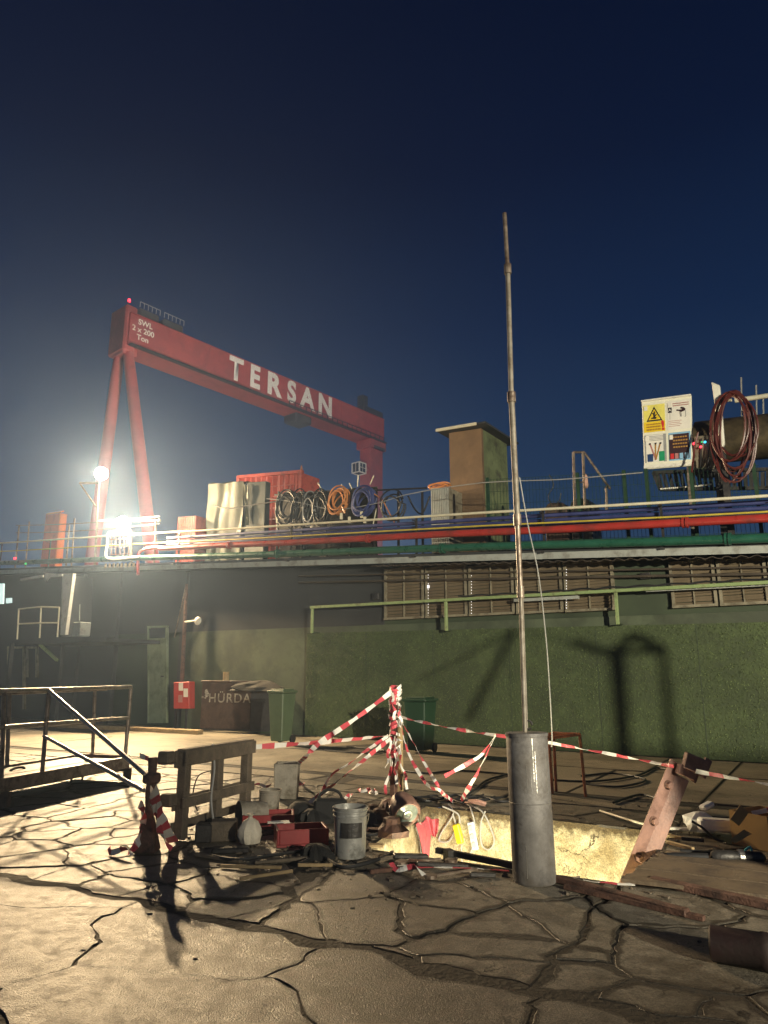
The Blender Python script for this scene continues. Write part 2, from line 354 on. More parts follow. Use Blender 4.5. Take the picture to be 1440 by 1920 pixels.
# ------------------------------------------------------------------ the ground: cracked slabs, apron, rail slots, pit
def clip(poly, p, n):                            # keep the side where (q-p).n <= 0, 2-D
    out = []
    for i in range(len(poly)):
        a, b = poly[i], poly[(i + 1) % len(poly)]
        da = (a[0] - p[0]) * n[0] + (a[1] - p[1]) * n[1]; db = (b[0] - p[0]) * n[0] + (b[1] - p[1]) * n[1]
        if da <= 0: out.append(a)
        if (da < 0 < db) or (db < 0 < da):
            t = da / (da - db); out.append((a[0] + (b[0] - a[0]) * t, a[1] + (b[1] - a[1]) * t))
    return out
def area(p): return .5 * sum(p[i][0] * p[(i + 1) % len(p)][1] - p[(i + 1) % len(p)][0] * p[i][1] for i in range(len(p)))
def inset(poly, g):
    if area(poly) < 0: poly = poly[::-1]
    out = poly
    for i in range(len(poly)):
        a, b = poly[i], poly[(i + 1) % len(poly)]
        dx, dy = b[0] - a[0], b[1] - a[1]; L = math.hypot(dx, dy)
        if L < 1e-5: continue
        n = (dy / L, -dx / L); gg = g * rnd.choice((.25, .4, .6, .8, 1.2, 1.9, 2.6))
        out = clip(out, (a[0] - n[0] * gg, a[1] - n[1] * gg), n)
        if len(out) < 3: return []
    return out
def xy(p): return (p.x, p.y)
PIT_POLY = [xy(G(690, 1590)), xy(G(800, 1510)), xy(G(1262, 1560)), xy(G(1170, 1655))]      # nl, fl, fr, nr
if area(PIT_POLY) < 0: PIT_POLY = PIT_POLY[::-1]
pitc = (sum(p[0] for p in PIT_POLY) / 4, sum(p[1] for p in PIT_POLY) / 4)
# ground sheet with the pit cut out of it
gm = MB(); big = 900.0; zg = -.0085
ring = [V((p[0], p[1], zg)) for p in PIT_POLY]
outer = [V((pitc[0] + big * sx_, pitc[1] + big * sy_, zg)) for sx_, sy_ in ((-1, -1), (1, -1), (1, 1), (-1, 1))]
def ang(p): return math.atan2(p.y - pitc[1], p.x - pitc[0])
ring.sort(key=ang); outer.sort(key=ang)
best = min(range(4), key=lambda k: sum((ring[(i + k) % 4].xy - V(pitc)).angle((outer[i].xy - V(pitc))) for i in range(4)))
ring = [ring[(i + best) % 4] for i in range(4)]
for i in range(4):
    j = (i + 1) % 4
    gm.quad(outer[i], outer[j], ring[j], ring[i])
ground = obj('ground', gm, MT['soil'], org=(0, 0, 0)); ground['kind'] = 'structure'
# pit
pm = MB(); D = -1.9
top = [V((p[0], p[1], -.003)) for p in PIT_POLY]
# walls are slabs 0.2 m thick standing just outside the opening
for i in range(4):
    a, b = top[i], top[(i + 1) % 4]; e = (b - a).normalized(); n = V((e.y, -e.x, 0))
    k = 10; row = []
    for r_ in range(6):
        z = D * (0, .05, .12, .22, .45, 1)[r_] - .003 + (.0 if r_ else -.02 * abs(noise.noise(V((c0_ := i * 3.3, 1, 1)))))
        row.append([a.lerp(b, c_ / k) + V((0, 0, z)) + n * (.02 * noise.noise(V((c_ * .7 + i * 9, r_ * .8, 3)))) for c_ in range(k + 1)])
    for r_ in range(5):
        for c_ in range(k): pm.quad(row[r_][c_], row[r_][c_ + 1], row[r_ + 1][c_ + 1], row[r_ + 1][c_])
pm.quad(*[p + V((0, 0, D)) for p in top])
pit = obj('pit', pm, MT['pit'], org=(0, 0, 0)); pit['kind'] = 'structure'
at = pit.data.attributes.new('edge_dirt', 'FLOAT', 'POINT')      # soil fallen down the top of the walls
at.data.foreach_set('value', [max(0, 1 - abs(v_.co.z) / .20) ** 1.0 if v_.co.z > -1.0 else 0 for v_ in pit.data.vertices])

def offset_line(a, b, d):
    n = V((-(b - a).y, (b - a).x, 0)).normalized(); return a + n * d, b + n * d
J1, J2 = G(0, 1640), G(1250, 1905)                # straight joint across the foreground
A1, A2 = G(0, 1399), G(1440, 1521)                # far rail slot, centre line
ad = (A2 - A1).normalized(); an = V((-ad.y, ad.x, 0))
if an.y < 0: an = -an
def half(poly, p, n): return clip(poly, (p.x, p.y), (n.x, n.y))
jd = (J2 - J1).normalized(); jn = V((-jd.y, jd.x, 0))
if jn.y < 0: jn = -jn
def rough_poly(poly, amp, step):
    out = []
    for i in range(len(poly)):
        a, b = V((*poly[i], 0)), V((*poly[(i + 1) % len(poly)], 0)); L = (b - a).length
        k = max(1, min(13, int(L / step))) if amp > .02 else 1; e = (b - a).normalized(); n = V((e.y, -e.x, 0))
        for j in range(k):
            p = a.lerp(b, j / k)
            f_ = V((noise.noise(V((p.x * 2.2, p.y * 2.2, 1))) * .9 + noise.noise(V((p.x * 7, p.y * 7, 5))) * .5 + noise.noise(V((p.x * 19, p.y * 19, 8))) * .22, noise.noise(V((p.x * 2.2, p.y * 2.2, 31))) * .9 + noise.noise(V((p.x * 7, p.y * 7, 35))) * .5 + noise.noise(V((p.x * 19, p.y * 19, 38))) * .22, 0))
            q = p + f_ * amp; out.append((q.x, q.y))
    return out
nslab = 0
def put_slab(poly, z, m, amp=.03, step=.16, bev=.005, name='paving_slab', th=.03):
    global nslab
    if len(poly) < 3 or abs(area(poly)) < .006: return
    if area(poly) < 0: poly = poly[::-1]
    pl = rough_poly(poly, amp, step); cx = sum(p[0] for p in pl) / len(pl); cy = sum(p[1] for p in pl) / len(pl)
    n = len(pl); tx, ty = rnd.gauss(0, .0028), rnd.gauss(0, .0028); mb = MB()
    rr = max(.2, math.sqrt(abs(area(poly)) / 3.14)); k = max(.75, 1 - bev / rr)
    def zz(x, y): return z + tx * (x - cx) + ty * (y - cy)
    def inner(x, y):
        d = math.hypot(x - cx, y - cy); w = max(.0, .045 + .05 * noise.noise(V((x * 6, y * 6, 11)))) + .012
        f = max(.3, 1 - w / max(d, .05)) * k; return cx + (x - cx) * f, cy + (y - cy) * f
    ip = [inner(x, y) for x, y in pl]
    vs_ = [(x, y, zz(x, y)) for x, y in ip] + [(cx + (x - cx) * k, cy + (y - cy) * k, zz(x, y)) for x, y in pl] + [(x, y, zz(x, y) - bev * .8) for x, y in pl] + [(x, y, z - th) for x, y in pl]
    fs = [tuple(range(n))] + [(r * n + i, (r + 1) * n + i, (r + 1) * n + (i + 1) % n, r * n + (i + 1) % n) for r in range(3) for i in range(n)]
    me = bpy.data.meshes.new(name); me.from_pydata([V(v) for v in vs_], [], fs); me.materials.append(m)
    at = me.attributes.new('edge_dirt', 'FLOAT', 'POINT'); at.data.foreach_set('value', [0.0] * n + [1.0] * n + [1.7] * (2 * n)); me.update()
    o = bpy.data.objects.new(name, me); COL.objects.link(o); o.parent = ground; nslab += 1
def minus_pit(poly, g=.03):
    outp = []; rest = poly; P = PIT_POLY
    for i in range(4):
        a, b = P[i], P[(i + 1) % 4]; dx, dy = b[0] - a[0], b[1] - a[1]; L = math.hypot(dx, dy); n = (dy / L, -dx / L)
        o_ = clip(rest, (a[0] + n[0] * g, a[1] + n[1] * g), (-n[0], -n[1]))
        if len(o_) >= 3: outp.append(o_)
        rest = clip(rest, a, n)
        if len(rest) < 3: break
    return outp
def voronoi(seeds, poly0):
    for i, s in enumerate(seeds):
        c = poly0
        near = sorted(range(len(seeds)), key=lambda j: (seeds[j][0] - s[0]) ** 2 + (seeds[j][1] - s[1]) ** 2)[1:26]
        for j in near:
            q = seeds[j]; m_ = ((s[0] + q[0]) / 2, (s[1] + q[1]) / 2); c = clip(c, m_, (q[0] - s[0], q[1] - s[1]))
            if len(c) < 3: break
        if len(c) >= 3: yield c
def seeds_in(poly, dist, n, sx_=1.0, tries=6000, dd=None):
    xs = [p[0] for p in poly]; ys = [p[1] for p in poly]; out = []
    for _ in range(tries):
        p = (rnd.uniform(min(xs), max(xs)), rnd.uniform(min(ys), max(ys)))
        d = dd(p) if dd else dist
        if all(((p[0] - q[0]) / sx_) ** 2 + (p[1] - q[1]) ** 2 > d * d for q in out): out.append(p)
        if len(out) >= n: break
    return out
box0 = [(-8.5, 2.0), (7.5, 2.0), (7.5, 16), (-8.5, 16)]
field = half(half(box0, J1 + jn * .055, -jn), A1 - an * .75, an)
sd = seeds_in(box0, .5, 330, 1.35, dd=lambda p: (2.2 if abs(p[0]) > .62 * p[1] + .5 else (.30 if p[0] < -.9 else .43) * (1 if p[1] < 9 else 1.25) * (1 + .9 * noise.noise(V((p[0] * 1.1, p[1] * 1.1, 21))))), tries=14000)
for c in voronoi(sd, field):
    for q in minus_pit(c):
        q = inset(q, .011)
        put_slab(q, rnd.uniform(-.008, .003), MT['slab'], .085, .06)
front = half(box0, J1 - jn * .045, jn)
sd = seeds_in(box0, .95, 90, 1.6)
for c in voronoi(sd, front): put_slab(inset(c, .005), rnd.uniform(-.004, .002), MT['slab'], .17, .08, .005)
# apron: long concrete panels up to the wall, with the two crane-rail slots left open
def strip(o0, o1, m, L, t0=-30, t1=30):
    t = t0
    while t < t1:
        u = t + L * rnd.uniform(.8, 1.2)
        p = [xy(A1 + ad * t + an * o0), xy(A1 + ad * (u - .012) + an * o0), xy(A1 + ad * (u - .012) + an * o1), xy(A1 + ad * t + an * o1)]
        for q in minus_pit(p): put_slab(q, rnd.uniform(-.003, .003), m, .012, 1.2, .01, 'apron_panel')
        t = u
strip(-.72, -.16, MT['apron'], 3.2, -6, 30)
strip(.16, 3.0, MT['apron'], 4.5, -14, 30)
strip(3.02, 7.5, MT['apron'], 6.0, -14, 30)
strip(7.52, 40, MT['apron'], 9.0, -30, 40)
for k, off in enumerate((0.0, -.735)):
    r_ = MB(); a, b = A1 + ad * -14 + an * off, A1 + ad * 34 + an * off
    r_.beam(a + V((0, 0, -.03)), b + V((0, 0, -.03)), .055 if k == 0 else .012, .05)
    solo('crane_rail', r_, MT['darksteel'], a, ('thick steel crane rail sunk in the wide dark slot across the yard', 'thin steel strip in the narrow slot nearer the cracked paving')[k], 'rail')

# ------------------------------------------------------------------ the workshop building
bld = thing('workshop_building', WS(5, 0, -3), 'long low green and grey workshop with louvred windows and pipes along its roof edge', 'building')
s0, s1 = -16.0, 34.0
def zl(xa, ya, xb, yb, off):                     # height along the wall of a photo line
    a, b = W(xa, ya, off), W(xb, yb, off); k = (b.z - a.z) / (sof(b) - sof(a))
    return lambda s: a.z + k * (s - sof(a))
ZF = zl(380, 1062, 1440, 1031, .45)
ZB = zl(340, 1185, 860, 1166, 0)
sx220, sx345, sx580, sx720 = (sof(W(x, 1200, 0)) for x in (220, 345, 580, 720))
def wallpiece(name, sa, sb, z0, z1, m, off=0.0, th=.2):
    mb = MB()
    za0, zb0 = (z0(sa), z0(sb)) if callable(z0) else (z0, z0); za1, zb1 = (z1(sa), z1(sb)) if callable(z1) else (z1, z1)
    q = [WS(sa, za0, off), WS(sb, zb0, off), WS(sb, zb1, off), WS(sa, za1, off)]
    mb.prism(q, -N * th); return obj(name, mb, m, bld)
wallpiece('upper_wall', s0, sx720, ZB, lambda s: ZF(s) - .06, MT['darkwall'], -.02)
wallpiece('upper_wall', sx720 + .003, s1, ZB, lambda s: ZF(s) - .06, MT['uppergreen'], -.02)
wallpiece('lower_wall', s0, sx220, -.05, lambda s: ZB(s) - .003, MT['darkwall'])
wallpiece('lower_wall', sx220 + .003, sx345, -.05, lambda s: ZB(s) - .003, MT['uppergreen'], -.05)
wallpiece('lower_wall', sx345 + .003, s1, -.05, lambda s: ZB(s) - .003, MT['greenwall'])
ZG = zl(580, 1187, 1240, 1171, .12)
wallpiece('grass_panel', sx580, s1, .02, ZG, MT['grasswall'], .11, .1)
tf = MB()
for _ in range(24000):                            # plastic blades standing off the panel
    s = rnd.uniform(sx580, sx580 + 17); z = rnd.uniform(.05, ZG(s) + .02); p = WS(s, z, .11)
    d = (N * rnd.uniform(.5, 1) + UP * rnd.uniform(-1.1, .3) + A * rnd.uniform(-.8, .8)).normalized() * rnd.uniform(.02, .05)
    w = (A * rnd.uniform(-1, 1) + UP * rnd.uniform(-1, 1)).normalized() * .010
    tf.add([p - w, p + w, p + d], [(0, 1, 2)])
t_ = obj('grass_blades', tf, MT['tuft'], bld); t_['kind'] = 'stuff'
for k_ in range(1, 9):
    s_ = sx580 + k_ * 2.05; sm = MB(); sm.obox(WS(s_, ZG(s_) / 2, .112), A * .008, N * .004, UP * (ZG(s_) / 2 - .03)); obj('seam', sm, MT['uppergreen'], bld)
# plinth shadow gap, roof and fascia
rf = MB()
q = [WS(s0, ZF(s0), .5), WS(s1, ZF(s1), .5), WS(s1, ZF(s1), -9), WS(s0, ZF(s0), -9)]
rf.prism([p + UP * .02 for p in q], UP * .14); obj('roof_slab', rf, MT['darkwall'], bld)
bk = MB(); bk.prism([WS(s0, -.05, -8.8), WS(s1, -.05, -8.8), WS(s1, ZF(s1), -8.8), WS(s0, ZF(s0), -8.8)], -N * .2); obj('back_wall', bk, MT['darkwall'], bld)
fs_ = MB(); fs_.prism([WS(s0, ZF(s0) - .075, .503), WS(s1, ZF(s1) - .075, .503), WS(s1, ZF(s1) + .075, .503), WS(s0, ZF(s0) + .075, .503)], N * .05); obj('fascia', fs_, MT['fascia'], bld)
# wavy corrugated sheet under the fascia on the right
sa, sb = sof(W(700, 1060, .5)), 33.0; cs = MB(); n = 320
top_, bot_ = [], []
for i in range(n + 1):
    s = sa + (sb - sa) * i / n; w = .028 * math.sin(s * 24) + .012 * noise.noise(V((s * 1.3, 0, 0)))
    top_.append(WS(s, ZF(s) - .09, .05)); bot_.append(WS(s, ZF(s) - .15 + w, .62 + .03 * noise.noise(V((s * .7, 4, 0)))))
for i in range(n):
    cs.quad(top_[i], top_[i + 1], bot_[i + 1], bot_[i]); cs.quad(top_[i] + UP * .012, bot_[i] + UP * .012, bot_[i + 1] + UP * .012, top_[i + 1] + UP * .012)
    cs.quad(bot_[i], bot_[i + 1], bot_[i + 1] + UP * .012, bot_[i] + UP * .012)
obj('corrugated_eave', cs, MT['roof'], bld)
# pilasters and seams on the left walls
for x in (150, 218, 345):
    s = sof(W(x, 1200, 0)); pl = MB(); pl.obox(WS(s, ZF(s) / 2 - .05, .06), A * .09, N * .06, UP * (ZF(s) / 2 - .06)); obj('pilaster', pl, MT['darkwall'], bld)
# louvred windows
slat_mesh = None
def window(xa, xb, yt_a, yb_a, nslat=15, off=.045, panes=1):
    global slat_mesh
    a, b = W(xa, yt_a, off), W(xb, yb_a, off); sa, sb = sof(W(xa, (yt_a + yb_a) / 2, off)), sof(W(xb, (yt_a + yb_a) / 2, off))
    zt = a.z; zb = W(xa, yb_a, off).z
    fr = MB(); w = .055
    fr.obox(WS((sa + sb) / 2, zt - w / 2, off), A * (sb - sa) / 2, N * .05, UP * w / 2)
    fr.obox(WS((sa + sb) / 2, zb + w / 2, off), A * (sb - sa) / 2, N * .07, UP * w / 2)
    for s in (sa + w / 2, sb - w / 2): fr.obox(WS(s, (zt + zb) / 2, off), A * w / 2, N * .05, UP * ((zt - zb) / 2 - w))
    fr.obox(WS((sa + sb) / 2, (zt + zb) / 2, off), A * .011, N * .035, UP * ((zt - zb) / 2 - w))
    o = obj('window', fr, MT['frame'], bld)
    h = (zt - zb - 2 * w) / nslat
    me = None
    for k in range(nslat):
        z = zb + w + h * (k + .5)
        if me is None:
            sl = MB(); d = (UP * .8 + N * .5).normalized()
            sl.obox(WS((sa + sb) / 2, z, off - .01), A * ((sb - sa) / 2 - w), d * h * .47, d.cross(A) * .004)
            me = sl.mesh('slat', MT['slat'], ORG[bld.name]); z_first = z
        ob = bpy.data.objects.new('slat', me); COL.objects.link(ob); ob.parent = o; ob.location = (0, 0, z - z_first)
        ob.rotation_euler = (0, rnd.gauss(0, .0004), 0)
    return sa, sb, zt, zb
ZWT = zl(735, 1068, 1152, 1056, .045); ZWB = zl(735, 1164, 1152, 1147, .045)
wx = [722, 797, 878, 966, 1057, 1154]
for i in range(5): window(wx[i] + (0 if i == 0 else 2), wx[i + 1] - 2, 1068 - i * 3, 1163 - i * 3.6)
wx2 = [1256, 1345, 1442, 1545, 1660]
for i in range(4): window(wx2[i] + 2, wx2[i + 1] - 2, 1054 - i * 4, 1141 - i * 4)
# light dots between the blinds
for x, ya, yb in ((803, 1078, 1155), (884, 1074, 1150), (1062, 1068, 1140)):
    g_ = MB(); k = 15
    for j in range(k):
        y = ya + (yb - ya) * j / (k - 1); p = W(x, y, .105); r_ = .006 if not (x == 803 and j == 4) else .03
        g_.obox(p, A * r_, N * .004, UP * r_ * 1.3)
    o_ = obj('bright_gap', g_, MT['gap'], bld); o_['label'] = 'row of bright dots where light shows between two blinds'
# small things on the wall: junction boxes
for x, y, w, h in ((705, 1118, 14, 12), (1210, 1080, 18, 12)):
    p = W(x, y, .04); k = mpp(p); b_ = MB(); b_.obox(p, A * w * k / 2, N * .05, UP * h * k / 2); obj('junction_box', b_, MT['darksteel'], bld, bevel=.008)
# conduits under the eave
for ya, yb, r_ in ((1080, 1062, .022), (1092, 1075, .030)):
    a, b = W(560, ya, .14), W(1500, yb, .14); t_ = MB().tube([a, b], r_); obj('conduit', t_, MT['roof'], bld, smooth=True)

# pipes along the roof edge ---------------------------------------------------------
def wline(xa, ya, xb, yb, off, xs=(-160, 1700)):
    f = zl(xa, ya, xb, yb, off); return f
def pipe(name, f, r, off, m, label, flanges=(), sa=s0, sb=s1, cat='pipe', seg=14):
    o = thing(name, WS(9, f(9), off), label, cat)
    pts = [WS(sa + (sb - sa) * i / 12, f(sa + (sb - sa) * i / 12) + .012 * math.sin(i * 2.1), off) for i in range(13)]
    obj('pipe_run', MB().tube(pts, r, seg), m, o, smooth=True)
    for s in flanges:
        mb = MB(); 
        for d in (-.035, .035): mb.tube([WS(s + d - .022, f(s + d - .022), off), WS(s + d + .022, f(s + d + .022), off)], r * 1.32, 16)
        obj('flange', mb, m, o)
    return o
zwhite = zl(380, 995, 1440, 930, .62); zyel = zl(380, 1014, 1440, 959, .55); zred = zl(380, 1025, 1440, 972, .62); zgrn = zl(380, 1043, 1440, 1008, .62); zblue = zl(700, 990, 1440, 947, .3)
sf = lambda x, y, off=.62: sof(W(x, y, off))
pipe('handrail', zwhite, .032, .66, MT['whiterail'], 'long cream handrail, topmost of the tubes along the roof edge', cat='railing', seg=10)
pipe('yellow_pipe', zyel, .022, .55, MT['yellowpipe'], 'thin yellow pipe running just above the thick red pipe', seg=10)
pipe('red_pipe', zred, .085, .62, MT['redpipe'], 'thick red pipe with flanges along the roof edge', [sf(690, 1010), sf(1285, 979), sf(1620, 970), sf(430, 1022)], sa=sf(300, 1030))
pipe('green_pipe', zgrn, .095, .62, MT['greenpipe'], 'thick dark green pipe with flanges below the red one', [sf(1365, 1011), sf(830, 1027), sf(520, 1040)])
bl = thing('blue_pipe', WS(9, zblue(9), .3), 'blue pipe bundle running behind the cream handrail', 'pipe')
for k, (dz, r_) in enumerate(((.06, .05), (-.06, .045), (-.17, .04))):
    sa_ = sf(300, 1000)
    obj('pipe_run', MB().tube([WS(sa_, zblue(sa_) + dz, .3), WS(s1, zblue(s1) + dz, .3)], r_, 12), MT['bluepipe'], bl, smooth=True)
for x in (0, 90, 330, 540, 775, 1015, 1240, 1470, 1640):   # brackets carrying the pipes
    s = sf(x, 1000); z0 = ZF(s) + .04; z1 = zwhite(s) + .01
    mb = MB().obox(WS(s, (z0 + z1) / 2, .47), A * .025, N * .02, UP * (z1 - z0) / 2)
    mb.obox(WS(s, z0 + .03, .56), A * .025, N * .12, UP * .02); mb.obox(WS(s, zwhite(s) - .06, .56), A * .02, N * .10, UP * .012)
    obj('pipe_bracket', mb, MT['darksteel'], bld)
# red elbow where the red pipe drops near the lamp
e_ = smooth_path([W(305, 1026, .62), W(285, 1027, .62), W(264, 1034, .62), W(259, 1050, .62), W(259, 1078, .62)])
solo('drop_pipe', MB().tube(e_, .05, 10), MT['redpipe'], e_[-1], 'red drop pipe bending down beside the lower floodlight', 'pipe', smooth=True)

# green rail frame in front of the windows -------------------------------------------
zr = zl(582, 1139, 1440, 1092, .34)
gr = thing('rail_frame', WS(sof(W(837, 1200, .34)), ZG(8), .34), 'pale green steel rail on short posts in front of the windows', 'rail')
sa_ = sof(W(582, 1139, .34))
obj('top_beam', MB().beam(WS(sa_, zr(sa_), .34), WS(30, zr(30), .34), .06, .07), MT['palegreen'], gr, bevel=.006)
for x, yb in ((585, 1187), (837, 1183), (1158, 1171), (1530, 1170)):
    s = sof(W(x, yb - 10, .34)); zb_ = W(x, yb, .34).z
    mb = MB().beam(WS(s, zb_, .34), WS(s, zr(s) - .037, .34), .065, .065, up=N); obj('post', mb, MT['palegreen'], gr, bevel=.006)
    mb = MB().beam(WS(s, zb_ + .02, .305), WS(s, zb_ + .02, .02), .04, .03); obj('wall_bracket', mb, MT['uppergreen'], gr)
# ropes/cables lying on it
pts = []; s = sof(W(860, 1120, .34))
while s < 26:
    pts.append(WS(s, zr(s) + .05 + .035 * abs(math.sin(s * 5)), .34 + rnd.uniform(-.03, .03))); s += .16
solo('hose', MB().tube(pts, .022, 6), MT['black'], pts[0], 'black hose draped in waves along the pale green rail', 'hose', smooth=True)
for xa, xb, ya, lab in ((965, 1085, 1126, 'grey cable tray hanging below the pale green rail by the pole'), (1212, 1440, 1107, 'white perforated tray hanging below the pale green rail at the right')):
    p, q = W(xa, ya, .25), W(xb, ya - (xb - xa) * .05, .25); mb = MB().beam(p, q, .10, .07)
    nn = int((q - p).length / .12)
    if xa > 1200:
        for i in range(nn): mb.obox(p.lerp(q, (i + .5) / nn) + N * .055, A * .03, N * .004, UP * .02, 1)
    solo('cable_tray', mb, [MT['fascia'], MT['darksteel']], p, lab, 'cable tray')

# ------------------------------------------------------------------ left: cabin, balcony, door, lamps on the wall
cab = thing('raised_cabin', W(80, 1230, 1.2), 'dark raised cabin with a bright white corner strip and a tube balcony', 'cabin')
oc = 1.3
def wq(mb, pts, off, th, mi=0): return mb.prism([W(x, y, off) for x, y in pts], -N * th, mi)
mb = MB(); wq(mb, [(40, 1086), (117, 1077), (112, 1196), (36, 1200)], oc, 1.2); obj('wall', mb, MT['darkwall'], cab)
mb = MB(); wq(mb, [(117.5, 1076), (137, 1075), (122, 1190), (113, 1191)], oc + .02, .12); obj('corner_strip', mb, MT['whitepaint'], cab)
mb = MB(); wq(mb, [(84, 1074), (116, 1076), (116, 1080), (92, 1082), (86, 1090)], oc + .06, .05); obj('lamp_shelf', mb, MT['whitepaint'], cab)
mb = MB(); wq(mb, [(38, 1085), (80, 1078), (80, 1082), (38, 1089)], oc + .06, .05); obj('roof_edge', mb, MT['whitepaint'], cab)
mb = MB(); wq(mb, [(28, 1199), (116, 1194), (200, 1196), (200, 1203), (116, 1206), (28, 1209)], oc + .9, 2.0); obj('deck', mb, MT['darkwall'], cab)
for (xa, ya, xb, yb) in ((35, 1142, 32, 1200), (77, 1138, 74, 1200), (111, 1139, 107, 1200), (35, 1142, 77, 1138), (77, 1138, 111, 1139), (34, 1170, 75, 1168), (75, 1168, 109, 1168)):
    obj('railing', MB().tube([W(xa, ya, oc + .85), W(xb, yb, oc + .85)], .026, 8), MT['whiterail'], cab, smooth=True)
obj('brace', MB().beam(W(74, 1208, oc + .6), W(107, 1238, oc + .6), .08, .08), MT['palegreen'], cab)
for x in (12, 108): obj('leg', MB().beam(W(x, 1205, oc + .3), W(x, 1205, oc + .3) * 1, .1) if False else MB().beam(V((W(x, 1300, oc + .3).x, W(x, 1300, oc + .3).y, 0)), V((W(x, 1300, oc + .3).x, W(x, 1300, oc + .3).y, W(x, 1206, oc + .3).z)), .12, .12, up=N), MT['darkwall'], cab)
mb = MB(); wq(mb, [(-40, 1095), (6, 1094), (5, 1132), (-40, 1134)], oc + .05, .06); obj('lit_window', mb, MT['winlit'], cab)
mb = MB(); wq(mb, [(11, 1122), (20, 1121), (20, 1130), (11, 1131)], oc + .05, .06); obj('lit_window', mb, MT['winlit'], cab)
p = W(153, 1190, oc + .3); k = mpp(p)
solo('metal_cabinet', MB().obox(W(153, 1180, oc + .3), A * 12 * k, N * .2, UP * 13 * k), MT['fascia'], p, 'pale grey cabinet standing on the balcony deck beside the white strip', 'cabinet', bevel=.02)
solo('service_pipe', MB().tube([W(150, 1100, .2), W(149, 1164, .9)], .018, 6), MT['fascia'], W(149, 1164, .9), 'thin vertical pipe above the pale grey cabinet', 'pipe')
# doorway boxes below the cabin
for xa, xb, ya, yb, lab in ((16, 42, 1216, 1330, 'grey framed dark doorway under the raised cabin'), (52, 66, 1216, 1270, 'small grey switch panel on the wall under the cabin')):
    d_ = thing('door' if xa == 16 else 'switch_panel', W(xa, yb, .15), lab, 'door' if xa == 16 else 'panel')
    mb = MB(); wq(mb, [(xa, yb), (xb, yb), (xb, ya), (xa, ya)], .1, .06); obj('leaf', mb, MT['darkwall'], d_)
    mb = MB()
    for q in ([(xa - 3, yb), (xa, yb), (xa, ya), (xa - 3, ya)], [(xb, yb), (xb + 3, yb), (xb + 3, ya), (xb, ya)], [(xa - 3, ya), (xb + 3, ya), (xb + 3, ya - 4), (xa - 3, ya - 4)]): wq(mb, q, .14, .08)
    obj('frame', mb, MT['frame'], d_)
# green door
dr = thing('metal_door', W(293, 1368, .12), 'tall pale green metal door with a small window at the top', 'door')
xa, xb, ya, yb = 276, 311, 1177, 1356
mb = MB(); wq(mb, [(xa + 2, yb), (xb - 3, yb), (xb, 1197), (xa + 2, 1198)], .1, .05); obj('leaf', mb, MT['doorgreen'], dr, bevel=.01)
mb = MB()
for q in ([(xa, yb), (xa + 2, yb), (xa + 2, ya), (xa, ya)], [(xb - 2, yb), (xb, yb), (xb + 1, ya), (xb - 1, ya)], [(xa, ya), (xb + 1, ya - 1), (xb + 1, ya - 4), (xa, ya - 3)], [(xa, 1200), (xb, 1199), (xb, 1196), (xa, 1197)]): wq(mb, q, .13, .1)
obj('frame', mb, MT['doorgreen'], dr)
mb = MB(); wq(mb, [(xa + 2, 1197), (xb, 1196), (xb, 1178), (xa + 2, 1179)], .09, .03); obj('pane', mb, MT['glass'], dr)
for yy in (1225, 1252, 1279, 1306, 1333): 
    mb = MB(); wq(mb, [(xa + 4, yy), (xb - 5, yy), (xb - 5, yy - 1.2), (xa + 4, yy - 1.2)], .112, .02); obj('rib', mb, MT['doorgreen'], dr)
mb = MB().tube([W(307, 1268, .14), W(302, 1268, .14)], .018, 6); obj('handle', mb, MT['darksteel'], dr)
# conduit pole with disc lamp
cp = thing('wall_pole', W(341, 1285, .3), 'brown conduit pole on the wall with a disc lamp on a short arm', 'pole')
obj('pole', MB().tube([W(350, 1095, .3), W(341, 1282, .3)], .05, 8, .07), MT['rust'], cp, smooth=True)
obj('arm', MB().tube([W(346, 1166, .3), W(366, 1164, .6)], .03, 8), MT['whiterail'], cp, smooth=True)
c_ = W(370, 1164, .6); obj('lamp_disc', MB().lathe(c_, [(.02, -.06), (.12, -.05), (.13, 0), (.05, .05)], 16, N), MT['whitepaint'], cp, smooth=True)
obj('stay', MB().tube([W(348, 1100, .3), W(327, 1195, .15)], .02, 6), MT['oldsteel'], cp)
# fire hose cabinet
fc = thing('fire_cabinet', W(340, 1366, .55), 'red fire cabinet on thin legs with white notices', 'cabinet')
mb = MB(); wq(mb, [(325, 1329), (354, 1329), (354, 1278), (325, 1279)], .6, .25); obj('body', mb, MT['redcab'], fc, bevel=.02)
for q in ([(335, 1295), (343, 1295), (343, 1280), (335, 1280)], [(344, 1307), (352, 1307), (352, 1291), (344, 1291)]):
    mb = MB(); wq(mb, q, .609, .006); obj('notice', mb, MT['paper'], fc)
mb = MB(); wq(mb, [(334, 1317), (342, 1317), (342, 1303), (334, 1303)], .605, .003); obj('emblem', mb, MT['pinktone'], fc)
for x in (331, 350):
    a = W(x, 1329, .5); obj('leg', MB().beam(V((a.x, a.y, 0)), a, .05, .05, up=N), MT['darksteel'], fc)

# scrap skip with painted word ----------------------------------------------------------
sk0 = G(376, 1372); sk1 = sk0 + A * .0
mp_ = mpp(sk0)
SKA = V((.93, -.36, 0)).normalized(); SKN = V((SKA.y, -SKA.x, 0))
